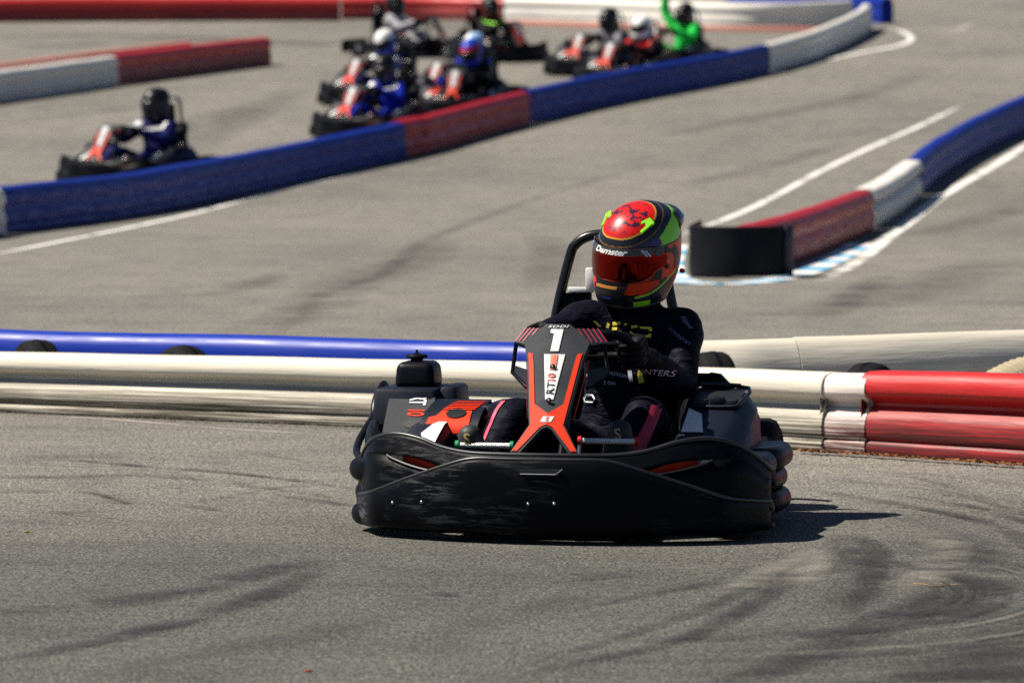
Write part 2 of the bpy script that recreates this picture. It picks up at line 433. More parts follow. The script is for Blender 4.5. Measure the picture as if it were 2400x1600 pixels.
PAINT = streak_mat('worn_white_paint', (0.80, 0.78, 0.74), 5.0, 2.0)
PAINTF = streak_mat('faded_white_paint', (0.62, 0.55, 0.50), 1.1, 3.0)
BLUEP = mat('pale_blue_paint', (0.10, 0.36, 0.58), 0.6, var=0.2)
WHITEP = mat('white_road_paint', (0.76, 0.74, 0.70), 0.6, var=0.15)
SK = [streak_mat('rubber_dark', (0.022, 0.021, 0.022), 1.15, 4.0), streak_mat('rubber_mid', (0.030, 0.028, 0.028), 0.9, 3.0), streak_mat('rubber_soft', (0.045, 0.042, 0.041), 0.55, 1.8)]
PALE = streak_mat('dusty_streak', (0.30, 0.28, 0.24), 0.8, 3.0)

def marking(name, pts, width, m, label, **k):
    return tag(strip(name, pts, width, m, None, **k), label, None, kind='structure')
marking('road_marking', [(-60, 608), (0, 595), (300, 535), (600, 462), (830, 408), (900, 388)], 0.085, PAINT, 'thin white line painted below the long blue barrier')
marking('road_marking', [(1590, 560), (1634, 539), (1910, 409), (2164, 292), (2260, 245)], 0.10, PAINT, 'white line painted behind the black end cap')
marking('road_marking', [(1920, 663), (1946, 649), (2018, 608), (2113, 534), (2218, 454), (2400, 344), (2470, 302)], 0.13, PAINT, 'white line painted on the right below the curved blue barrier')
marking('road_marking', [(2010, 68), (2090, 68), (2135, 88), (2110, 106), (2000, 128), (1900, 150)], 0.14, PAINT, 'white line bending round the far white barrier end')
marking('road_marking', [(-60, 972), (0, 974), (250, 984), (520, 1006), (760, 1020)], 0.06, PAINTF, 'faded pinkish line along the foot of the near white barrier')
marking('road_marking', [(2190, 78), (2240, 70), (2290, 52)], 0.16, PAINTF, 'worn white dash on the far track, upper one')
marking('road_marking', [(2205, 80), (2235, 77), (2265, 66)], 0.10, PAINTF, 'worn white dash on the far track, lower one')

# blue and white kerb paint round the foot of the black end cap: a ring of alternating blocks
kc = [(1580, 575), (1568, 612), (1572, 645), (1610, 662), (1700, 667), (1790, 660), (1870, 644), (1935, 618), (1975, 598), (2020, 572)]
P = catmull([at(*p) for p in kc], 6)
for i in range(0, len(P) - 1, 2):
    seg = P[i:i + 3]
    if len(seg) < 2: break
    o = strip('kerb_block', seg, 0.20, BLUEP if (i // 2) % 2 else WHITEP, gr, h=0.005, n=3, world=True)

# rubber laid into the asphalt, following the racing line round the near bend
rs = random.Random(3)
skids = [
 ([(1140, 1600), (1400, 1545), (1600, 1500), (1760, 1420), (1850, 1350), (1900, 1290)], 0.10, 0),
 ([(1180, 1570), (1500, 1480), (1700, 1405), (1800, 1340), (1840, 1290)], 0.07, 1),
 ([(1300, 1440), (1480, 1400), (1640, 1370), (1760, 1320)], 0.08, 1),
 ([(1660, 1620), (1850, 1555), (2000, 1490), (2150, 1420), (2240, 1360)], 0.20, 0),
 ([(1960, 1440), (2010, 1390), (2030, 1340), (2000, 1280), (1950, 1245)], 0.22, 1),
 ([(1985, 1445), (2030, 1380), (2050, 1330), (2060, 1290), (2000, 1250)], 0.10, 0),
 ([(2440, 1310), (2380, 1255), (2290, 1220), (2180, 1195), (2000, 1165), (1850, 1140)], 0.10, 1),
 ([(2440, 1240), (2330, 1200), (2200, 1175), (2050, 1155)], 0.06, 1),
 ([(2420, 1190), (2200, 1150), (1950, 1125), (1860, 1115)], 0.05, 2),
 ([(2420, 1140), (2200, 1115), (1950, 1100)], 0.06, 2),
 ([(2250, 1480), (2300, 1400), (2300, 1330), (2240, 1270), (2150, 1230)], 0.26, 1),
 ([(2120, 1600), (2250, 1560), (2420, 1500)], 0.3, 1),
 ([(2300, 1600), (2420, 1560)], 0.3, 1),
 ([(-40, 1560), (150, 1520), (330, 1480), (470, 1445), (620, 1395), (780, 1320)], 0.14, 0),
 ([(300, 1400), (420, 1390), (540, 1360), (640, 1335), (760, 1310)], 0.20, 0),
 ([(-40, 1440), (100, 1430), (280, 1410), (420, 1385)], 0.22, 1),
 ([(170, 1148), (250, 1165), (310, 1185), (355, 1195)], 0.045, 0),
 ([(40, 1068), (200, 1082), (350, 1095), (520, 1108), (700, 1128), (850, 1150)], 0.06, 0),
 ([(-30, 1120), (150, 1118), (330, 1115), (520, 1130)], 0.09, 0),
 ([(-30, 1155), (50, 1152), (120, 1156)], 0.10, 0),
 ([(120, 1205), (200, 1200), (300, 1195)], 0.09, 1),
 ([(450, 1180), (560, 1160), (640, 1145), (800, 1135)], 0.06, 1),
 ([(640, 1160), (780, 1180), (850, 1190)], 0.07, 1),
 ([(300, 1105), (500, 1122), (620, 1150)], 0.10, 2),
 ([(980, 1395), (1040, 1392), (1060, 1400)], 0.06, 0),
 ([(1300, 1364), (1400, 1356), (1500, 1348)], 0.04, 0),
 ([(900, 1330), (1050, 1345), (1300, 1350), (1560, 1330)], 0.4, 2),
 ([(1000, 1500), (1200, 1440), (1400, 1390)], 0.2, 2),
 ([(200, 1600), (500, 1530), (800, 1470), (1000, 1400)], 0.25, 2),
 ([(560, 830), (700, 745), (760, 690), (900, 640), (1010, 560), (1240, 470), (1500, 390), (1560, 360)], 0.18, 2),
 ([(520, 800), (640, 760), (740, 715), (820, 660), (980, 610), (1030, 545)], 0.55, 2),
 ([(300, 690), (500, 690), (660, 640)], 0.3, 2),
 ([(1260, 545), (1300, 600), (1250, 690)], 0.4, 2),
 ([(1500, 730), (1700, 735), (1900, 730), (2100, 690), (2400, 600)], 0.8, 2),
 ([(1880, 770), (1990, 700), (2080, 640)], 0.3, 2),
 ([(2030, 560), (2200, 540), (2400, 480)], 0.5, 2),
 ([(1500, 330), (1700, 290), (2000, 230), (2200, 160)], 0.6, 2),
 ([(1560, 440), (1800, 390), (2000, 330)], 0.4, 2),
 ([(-20, 90), (200, 84), (500, 92), (800, 110)], 1.6, 1),
 ([(-20, 120), (300, 100), (700, 100), (1200, 90)], 1.2, 2),
 ([(-20, 330), (200, 330), (420, 300), (620, 240)], 0.9, 2),
 ([(420, 360), (560, 280), (720, 200)], 0.8, 2),
 ([(-20, 290), (180, 270), (400, 240)], 0.5, 2),
]
for pts, wd, k in skids:
    strip('skid_mark', pts, wd, SK[k], gr, h=0.003 + 0.00004 * len(gr.children), taper=lambda t: 0.7 + 0.3 * math.sin(math.pi * t))
def arc(r, a0, a1, n=9, cx=0.30, cy=13.75):
    return [Vector((cx + r * math.cos(a0 + (a1 - a0) * i / n), cy + r * 1.25 * math.sin(a0 + (a1 - a0) * i / n), 0)) for i in range(n + 1)]
for k, (r, wd_, mk) in enumerate(((0.95, .10, 1), (1.15, .16, 2), (1.32, .12, 0), (1.5, .20, 2), (1.72, .16, 1), (1.95, .24, 2), (2.15, .14, 1))):    # broad sweeping tracks
    strip('skid_mark', arc(r, -1.75, 1.05, 14), wd_, SK[mk], gr, h=0.0045 + 0.00004 * k, n=3, world=True)
for k in range(60):          # fine arcs of rubber round the near bend
    r = rs.uniform(0.75, 2.1); a0 = rs.uniform(-1.75, -0.5); a1 = min(1.15, a0 + rs.uniform(0.7, 1.6))
    strip('skid_mark', arc(r, a0, a1), rs.uniform(0.010, 0.045), (SK[rs.randrange(0, 2)] if rs.random() < 0.95 else PALE), gr, h=0.005 + 0.00004 * k, n=3, world=True)
for k in range(14):
    x0 = rs.uniform(-100, 500); y0 = rs.uniform(1040, 1200)
    pts = [(x0, y0), (x0 + 180, y0 + rs.uniform(-4, 14)), (x0 + 380, y0 + rs.uniform(4, 34))]
    strip('skid_mark', pts, rs.uniform(0.02, 0.06), SK[rs.randrange(0, 3)], gr, h=0.006 + 0.00004 * k)
for k in range(12):
    x0 = rs.uniform(1860, 2150); y0 = rs.uniform(1090, 1200)
    pts = [(x0, y0), (x0 + 180, y0 + rs.uniform(8, 24)), (x0 + 380, y0 + rs.uniform(40, 74))]
    strip('skid_mark', pts, rs.uniform(0.015, 0.05), SK[rs.randrange(1, 3)], gr, h=0.006 + 0.00004 * k)
strip('skid_mark', [(2120, 1390), (2200, 1330), (2220, 1280), (2150, 1240)], 0.16, PALE, gr, h=0.0072)
strip('skid_mark', [(1860, 1380), (1900, 1330), (1920, 1290)], 0.14, PALE, gr, h=0.0074)
strip('skid_mark', [(1700, 1400), (1880, 1300)], 0.10, PALE, gr, h=0.0076)

# ------------------------------------------------------------------ barriers
PROF = [(.10, 0), (.02, .02), (0, .06), (0, .12), (.03, .15), (.09, .17), (.03, .19), (0, .23), (-.01, .33), (.02, .42), (.09, .49), (.20, .54), (.27, .585), (.27, .62), (.20, .66), (.09, .69), (.01, .725), (-.02, .78), (-.01, .86), (.05, .94), (.14, .98), (.30, 1.0),
        (.70, 1.0), (.86, .98), (.95, .94), (1.01, .86), (1.02, .78), (.99, .725), (.91, .69), (.80, .66), (.73, .62), (.73, .585), (.80, .54), (.91, .49), (.98, .42), (1.01, .33), (1, .23), (1, .06), (.98, .02), (.90, 0)]
PROFS = [(.10, 0), (.02, .03), (0, .10), (.015, .15), (.04, .175), (.015, .20), (0, .25), (-.01, .33), (.02, .42), (.08, .50), (.11, .55), (.09, .60), (.03, .66), (.0, .72), (.02, .80), (.08, .89), (.18, .955), (.33, 1.0),
         (.67, 1.0), (.82, .955), (.92, .89), (.98, .80), (1.0, .72), (.97, .66), (.91, .60), (.89, .55), (.92, .50), (.98, .42), (1.01, .33), (1, .10), (.98, .03), (.90, 0)]
PROF1 = [(.30, 0), (.28, .30), (.26, .46), (.16, .50), (.05, .53), (0, .59), (.03, .67), (.13, .80), (.27, .92), (.42, .99), (.50, 1.0), (.62, .99), (.82, .92), (.95, .80), (1, .67), (.96, .55), (.85, .48), (.73, .44), (.72, .30), (.72, 0)]
PROFB = [(.30, 0), (.28, .30), (.27, .44), (.14, .48), (.03, .58), (0, .70), (.03, .84), (.14, .95), (.33, 1.0), (.60, 1.0), (.82, .95), (.96, .84), (1, .70), (.96, .58), (.85, .48), (.73, .44), (.72, .30), (.72, 0)]
BW = barrier_mat('white_barrier_paint', (0.72, 0.67, 0.56), 1.0, (0.075, 0.062, 0.045), 0.6, lo=0.40)
BWc = barrier_mat('white_far_barrier_paint', (0.74, 0.71, 0.65), 0.45)
BR = barrier_mat('red_barrier_paint', (0.52, 0.014, 0.014), 0.9, (0.035, 0.012, 0.012), 0.46, 0.5, 0.38)
BRd = barrier_mat('dull_red_barrier_paint', (0.34, 0.006, 0.012), 0.22, (0.03, 0.008, 0.01))
BB = barrier_mat('blue_barrier_paint', (0.003, 0.020, 0.23), 0.12, (0.002, 0.004, 0.03), 0.5, 0.12)
BBl = barrier_mat('bright_blue_barrier_paint', (0.006, 0.032, 0.34), 0.1, (0.01, 0.01, 0.03), 0.40, 0.3)
BRW = barrier_mat('reddened_white_paint', (0.62, 0.26, 0.20), 0.6, (0.10, 0.02, 0.015))
SLEEVE = barrier_mat('scraped_sleeve_paint', (0.78, 0.72, 0.66), 1.0, (0.10, 0.02, 0.02), lo=0.40)

def barrier(name, pts, h, wd, m, label, cat='barrier', prof=PROF, flip=1, world=False, group=None, n=8, wob=0.006, bolts=True):
    """one length of barrier. pts run along its foot on the side that faces flip*right of the run; h = height at each end"""
    P = catmull([Vector(p) if world else at(*p) for p in pts], n)
    h0, h1 = h if isinstance(h, tuple) else (h, h)
    L = [0.0]
    for a, b in zip(P, P[1:]): L.append(L[-1] + (b - a).length)
    v, uvs = [], []
    npf = len(prof)
    for i, p in enumerate(P):
        d = P[min(i + 1, len(P) - 1)] - P[max(i - 1, 0)]; d.z = 0; d.normalize()
        inn = Vector((-d.y, d.x, 0)) * flip                    # away from the face side
        t = L[i] / L[-1]; hh = h0 + (h1 - h0) * t
        wz = wob * mnoise.noise(Vector((p.x * 1.3, p.y * 1.3, 3.3))); wo = wob * 1.2 * mnoise.noise(Vector((p.x * 1.1, p.y * 1.1, 9.1)))
        for j, (o, z) in enumerate(prof):
            q = p + inn * (o * wd + wo)
            v.append((q.x, q.y, p.z + z * (hh + wz))); uvs.append((L[i], z))
    f = grid_faces(len(P), npf, closed_v=True)
    bm = bmesh.new(); vs = [bm.verts.new(q) for q in v]
    lay_uv = bm.loops.layers.uv.new('UVMap'); idx = {q: i for i, q in enumerate(vs)}
    for q in f: bm.faces.new([vs[i] for i in q])
    for e in (list(range(npf)), list(range((len(P) - 1) * npf, len(P) * npf))):
        bmesh.ops.triangulate(bm, faces=[bm.faces.new([vs[i] for i in e])])
    bmesh.ops.recalc_face_normals(bm, faces=bm.faces)
    for fc in bm.faces:
        for lp in fc.loops: lp[lay_uv].uv = uvs[idx[lp.vert]]
    o = from_bm(name, bm, m, None, True, 40)
    tag(o, label, cat, group)
    if bolts:
        for i in (1, len(P) - 2):
            d = P[i + 1] - P[i - 1]; d.z = 0; d.normalize(); inn = Vector((-d.y, d.x, 0)) * flip
            hh = h0 + (h1 - h0) * L[i] / L[-1]
            c = P[i] + inn * (0.36 * wd) + Vector((0, 0, 0.61 * hh))
            rbox('joint_plate', c - Vector((0.05, 0.05, 0.03 * hh / 0.3)), c + Vector((0.05, 0.05, 0.03 * hh / 0.3)), PLASTB, o, 0.008, rot=Matrix.Rotation(math.atan2(d.y, d.x), 3, 'Z'))
    return o

# near double barrier behind the leading kart
nb = [(-900, 932), (-500, 947), (-160, 961), (0, 967), (435, 985), (870, 1003), (1300, 1022), (1620, 1040), (1860, 1054), (1925, 1058)]
barrier('track_barrier', nb, (0.206, 0.274), 0.17, BW, 'long scuffed white barrier directly behind the leading kart', bolts=False)
barrier('barrier_sleeve', [(1921, 1057), (1960, 1060), (2026, 1064)], (0.272, 0.277), 0.165, SLEEVE, 'short scraped white sleeve between the near white and red barriers', bolts=False)
barrier('track_barrier', [(2016, 1063), (2200, 1076), (2400, 1090), (2560, 1101), (3000, 1132)], (0.286, 0.318), 0.175, BR, 'bright red barrier at the right edge behind the leading kart', bolts=False)
def back(p, dy, dx=0.0):
    q = at(*p); return Vector((q.x + dx, q.y + dy, 0))
brow = [back((-1100, 924), 0.62, 0.35), back((-560, 944), 0.62, 0.35), back((-160, 961), 0.62, 0.35), back((0, 967), 0.62, 0.35), back((435, 985), 0.62, 0.35), back((870, 1003), 0.66, 0.35), back((1120, 1014), 0.72, 0.3)]
barrier('track_barrier', brow, (0.266, 0.284), 0.16, BBl, 'shiny blue tube barrier running behind the near white barrier', prof=PROFB, world=True, bolts=False)
wr = [back((1110, 1014), 0.73, 0.32), Vector((0.45, 19.75, 0)), Vector((0.82, 19.72, 0)), Vector((1.08, 19.80, 0))]
barrier('track_barrier', wr, (0.300, 0.322), 0.16, BW, 'cream tube barrier just right of the leading driver, behind the white one', prof=PROF1, world=True, bolts=False)
wr2 = [Vector((1.085, 19.80, 0)), Vector((1.5, 19.95, 0)), Vector((2.0, 20.2, 0)), Vector((2.5, 20.5, 0)), Vector((3.6, 21.2, 0))]
barrier('track_barrier', wr2, (0.326, 0.330), 0.165, BW, 'cream tube barrier at the right edge above the red barrier', prof=PROF1, world=True, bolts=False)

# middle barrier winding up the track
MH = 0.355
barrier('track_barrier', [(-800, 650), (-400, 602), (-160, 572), (-60, 562), (14, 549)], MH, 0.2, BWc, 'white barrier end at the left edge beside the long blue barrier', prof=PROFS)
barrier('track_barrier', [(16, 548), (180, 527), (350, 502), (640, 441), (800, 405), (952, 371)], (MH, 0.375), 0.2, BB, 'long dark blue barrier in front of the lone kart on the left', prof=PROFS)
barrier('barrier_sleeve', [(950, 371), (975, 365), (1003, 359)], (0.395, 0.395), 0.22, BRd, 'short red sleeve at the left end of the dull red barrier', bolts=False, prof=PROFS)
barrier('track_barrier', [(1002, 359), (1100, 330), (1244, 291)], (0.38, 0.385), 0.2, BRd, 'dull red barrier below the cluster of karts', prof=PROFS)
barrier('track_barrier', [(1246, 290), (1370, 260), (1500, 233), (1660, 203), (1806, 172)], (0.39, 0.40), 0.2, BB, 'dark blue barrier below the karts on the right of the pack', prof=PROFS)
barrier('track_barrier', [(1808, 171), (1900, 143), (1975, 112), (2030, 82), (2044, 68)], (0.40, 0.42), 0.2, BWc, 'white barrier curving up at the far hairpin', prof=PROFS)
far = [at(2000, 60), at(1930, 64), at(1800, 68), at(1640, 66), at(1400, 57), at(1180, 51)]
barrier('track_barrier', [Vector(p) for p in far], 0.44, 0.22, BWc, 'long white barrier across the top, beyond the green driver', world=True, flip=-1, prof=PROFS)
barrier('base_strip', [at(1980, 76), at(1900, 76), at(1640, 72), at(1240, 60), at(1150, 58)], 0.085, 0.05, BRW, 'low reddish strip along the foot of the far white barrier', world=True, flip=-1, bolts=False, prof=PROFS)
barrier('track_barrier', [at(1176, 51), at(1000, 47), at(800, 46)], 0.40, 0.22, BR, 'far red barrier at the top beside the white one', world=True, flip=-1, prof=PROFS)
barrier('track_barrier', [at(796, 50), at(600, 50), at(300, 51), at(0, 53), at(-200, 54), at(-900, 58)], 0.42, 0.24, BR, 'far red barrier at the top left corner', world=True, flip=-1, prof=PROFS)
barrier('track_barrier', [at(2066, 57), at(1980, 48), at(1880, 34), at(1700, 22)], 0.46, 0.22, BB, 'far blue barrier end behind the white hairpin barrier', world=True, flip=-1, prof=PROFS)
# short double barrier at the upper left
barrier('track_barrier', [(-600, 330), (-160, 266), (0, 242), (140, 222), (278, 201)], (0.405, 0.40), 0.2, BWc, 'white barrier at the left edge above the lone kart', prof=PROFS)
barrier('track_barrier', [(280, 200), (450, 177), (636, 152)], (0.42, 0.40), 0.2, BR, 'red barrier ending above the lone kart', prof=PROFS)
b2 = [at(-160, 266), at(0, 242), at(280, 200), at(520, 168)]
barrier('track_barrier', [Vector((p.x - 0.42, p.y + 0.1, gz(p.y))) for p in b2], 0.435, 0.16, BRW, 'pale reddish barrier doubling the left white and red ones', world=True, bolts=False, prof=PROFS)
# right barrier with the black end cap
barrier('track_barrier', [(2720, 158), (2560, 222), (2480, 258), (2400, 294), (2300, 338), (2215, 382), (2150, 424), (2113, 456)], (0.455, 0.325), 0.2, BB, 'curved blue barrier at the right edge', prof=PROFS)
barrier('track_barrier', [(2111, 458), (2055, 500), (1992, 536)], (0.325, 0.31), 0.2, BWc, 'short white barrier between the right blue and red ones')
barrier('track_barrier', [(1990, 537), (1930, 563), (1866, 589), (1760, 625), (1700, 642)], (0.305, 0.30), 0.2, BRd, 'red barrier that runs into the black end cap', prof=PROFS)
cc = at(1735, 648); cap = []
for k in range(25):
    a = -math.pi * 1.02 + k / 24 * math.pi * 1.2
    cap.append(Vector((cc.x + 0.315 * math.cos(a) - 0.0, cc.y + 0.02 + 0.30 * math.sin(a) * 1.0, 0)))
cap = [cap[0] + Vector((0.10, 1.0, 0))] + cap
v, f = [], []
for i, p in enumerate(cap):
    d = cap[min(i + 1, len(cap) - 1)] - cap[max(i - 1, 0)]; d.normalize(); nn = Vector((d.y, -d.x, 0))
    for (o, z) in ((0, 0.01), (0.004, 0.10), (0.0, 0.2), (0.004, 0.31), (-0.006, 0.318), (-0.014, 0.31), (-0.014, 0.01)):
        q = p + nn * o; v.append((q.x, q.y, z))
bm = bmesh.new(); vs = [bm.verts.new(q) for q in v]
for q in grid_faces(len(cap), 7, closed_v=True): bm.faces.new([vs[i] for i in q])
ec = from_bm('barrier_end_cap', bm, mat('black_rubber_sheet', (0.005, 0.0055, 0.009), 0.6, var=0.3, spec=0.12), None, True, 40)
tag(ec, 'black rounded end cap wrapped round the red barrier end', 'end cap')
sv = []
for k in range(9):
    a = R(-34 + 30 * k / 8); q = Vector((cc.x + .322 * math.cos(a), cc.y + .02 + .307 * math.sin(a), 0))
    sv += [(q.x, q.y, z) for z in (.012, .11, .21, .318)]
mesh('overlap_edge', sv, grid_faces(9, 4), mat('grey_rubber', (0.035, 0.036, 0.045), 0.6, spec=.2), ec, True, solid=-.006)

# tyres kept between the two near rows
def tyre(px, py, z, tilt, label, r=0.14, wd=0.13, dy=0.4):
    p = at(px, py); prof = []
    for k in range(17):
        a = 2 * math.pi * k / 16
        cx, cr = math.cos(a), math.sin(a)
        prof.append((wd / 2 * (abs(cx) ** 0.6) * math.copysign(1, cx), r - 0.045 + 0.045 * (abs(cr) ** 0.7) * math.copysign(1, cr)))
    t = empty('loose_tyre', (p.x, p.y, r if z is None else z), tilt)
    tag(t, label, 'tyre', 'old kart tyres between the near barrier rows')
    lathe('tyre', prof, RUBBER, t, 28)
    lathe('tread_groove', [(-0.008, r + 0.001), (0.008, r + 0.001), (0.008, r - 0.006), (-0.008, r - 0.006), (-0.008, r + 0.001)], PLASTB, t, 28)
    return t
for (px, X, Y, z, tl, lb) in [(70, -1.86, 20.75, 0.128, 0.5, 'dark tyre behind the near white barrier at the left edge'),
                              (425, -1.26, 20.34, 0.128, 0.7, 'dark tyre behind the near white barrier left of the kart engine'),
                              (1665, 0.73, 19.28, 0.165, 0.25, 'dark tyre behind the barrier beside the driver elbow'),
                              (2020, 1.27, 18.85, 0.150, -0.5, 'dark tyre behind the joint of the white and red barriers')]:
    t = tyre(px, 1000, z, tl, lb); t.location = (X, Y, z)
# ribbed hose at the right edge
hp = [(1.70 + 0.30 * k / 60, 18.75 + 0.1 * math.sin(k * 0.05), 0.185 + 0.06 * math.sin(k / 60 * 2.2)) for k in range(61)]
hr = [0.072 + (0.008 if (k % 4) < 2 else -0.004) for k in range(61)]
tag(tube('ribbed_hose', hp, hr, mat('beige_ribbed_plastic', (0.42, 0.36, 0.24), 0.6), None, 16, sharp=20), 'beige ribbed plastic hose behind the red barrier at the right edge', 'hose')

# fallen leaves and dirt along the foot of the right red barrier
def debris(name, n, path, spread, size, m, label, seed):
    rr = random.Random(seed); P = catmull([at(*p) for p in path], 12); v, f = [], []
    for k in range(n):
        c = P[rr.randrange(len(P) - 1)].lerp(P[rr.randrange(len(P) - 1)], rr.random() * 0.05)
        c = c + Vector((rr.gauss(0, spread * 0.4), -abs(rr.gauss(0, spread)), 0)); s = size * rr.uniform(0.5, 1.4); a = rr.uniform(0, 6.28)
        z = gz(c.y) + 0.006
        ax = Vector((math.cos(a), math.sin(a), rr.uniform(-.3, .5))) * s; bx = Vector((-math.sin(a), math.cos(a), rr.uniform(-.2, .4))) * s * 0.5
        i = len(v); c = Vector((c.x, c.y, z + 0.5 * s))
        v += [c - ax, c + bx - ax * 0.1 + Vector((0, 0, s * 0.15)), c + ax, c - bx - ax * 0.1 + Vector((0, 0, s * 0.15))]; f += [(i, i + 1, i + 2), (i, i + 2, i + 3)]
    return tag(mesh(name, v, f, m, None, False), label, None, kind='stuff')
LEAF = mat('dry_leaf', (0.22, 0.085, 0.02), 0.8, var=0.5, scale=30)
DUSTM = mat('brown_grit', (0.07, 0.055, 0.04), 0.9, var=0.4, scale=30)
debris('fallen_leaves', 900, [(1880, 1062), (2016, 1070), (2200, 1083), (2400, 1097), (2500, 1104)], 0.02, 0.011, LEAF, 'rust brown dry leaves along the foot of the right red barrier', 5)
debris('grit', 1400, [(-60, 968), (435, 988), (870, 1006), (1300, 1026), (1860, 1058)], 0.012, 0.007, DUSTM, 'dark grit along the foot of the near white barrier', 6)
tw = [at(2140, 1372), at(2165, 1376), at(2195, 1377), at(2225, 1374), at(2245, 1377)]
tag(tube('twig', [p + Vector((0, 0, 0.006 + 0.003 * math.sin(i * 2))) for i, p in enumerate(tw)], [0.0016, 0.0019, 0.0020, 0.0016, 0.001], mat('straw', (0.26, 0.16, 0.06), 0.7), None, 6, 5), 'thin straw coloured twig lying on the asphalt at the lower right', 'twig')
def leaf(px, py, col, label, s=0.011):
    p = at(px, py); v = [(-s, 0, .004), (-.3 * s, .45 * s, .008), (.5 * s, .4 * s, .009), (s, 0, .004), (.5 * s, -.4 * s, .01), (-.3 * s, -.45 * s, .008), (0, 0, .004)]
    o = mesh('leaf', v, [(0, 6, 1), (1, 6, 2), (2, 6, 3), (3, 6, 4), (4, 6, 5), (5, 6, 0)], mat(label, col, 0.7), None, False, solid=0.001)
    o.location = p; tag(o, label, 'leaf', 'loose leaves on the near asphalt')
leaf(62, 1250, (0.5, 0.36, 0.06), 'tiny yellow leaf on the asphalt at the left edge')
leaf(722, 1577, (0.45, 0.12, 0.03), 'tiny orange leaf on the asphalt at the bottom')

# ------------------------------------------------------------------ the kart (local frame: nose towards -y, x to the kart's left, z up)
def sm(t): t = max(0.0, min(1.0, t)); return t * t * (3 - 2 * t)
def lerpt(x, tab):
    return float(np.interp(x, [a for a, _ in tab], [b for _, b in tab]))
def curve_tab(tab):
    P = catmull([(a, b, 0) for a, b in tab], 12); return [(p.x, p.y) for p in P]
RIDGE = curve_tab([(0, .243), (.10, .243), (.20, .240), (.31, .207), (.42, .168), (.52, .130), (.61, .106)])
BHW = 0.606
TOPZ = curve_tab([(0, .250), (.12, .250), (.22, .252), (.30, .264), (.38, .288), (.46, .296), (.53, .278), (.575, .240), (.61, .192)])
def bum_y(x):
    a = abs(x); y = 0.58 * a * a
    if a > 0.50: y += (a - 0.50) ** 2 * 9.5
    return y

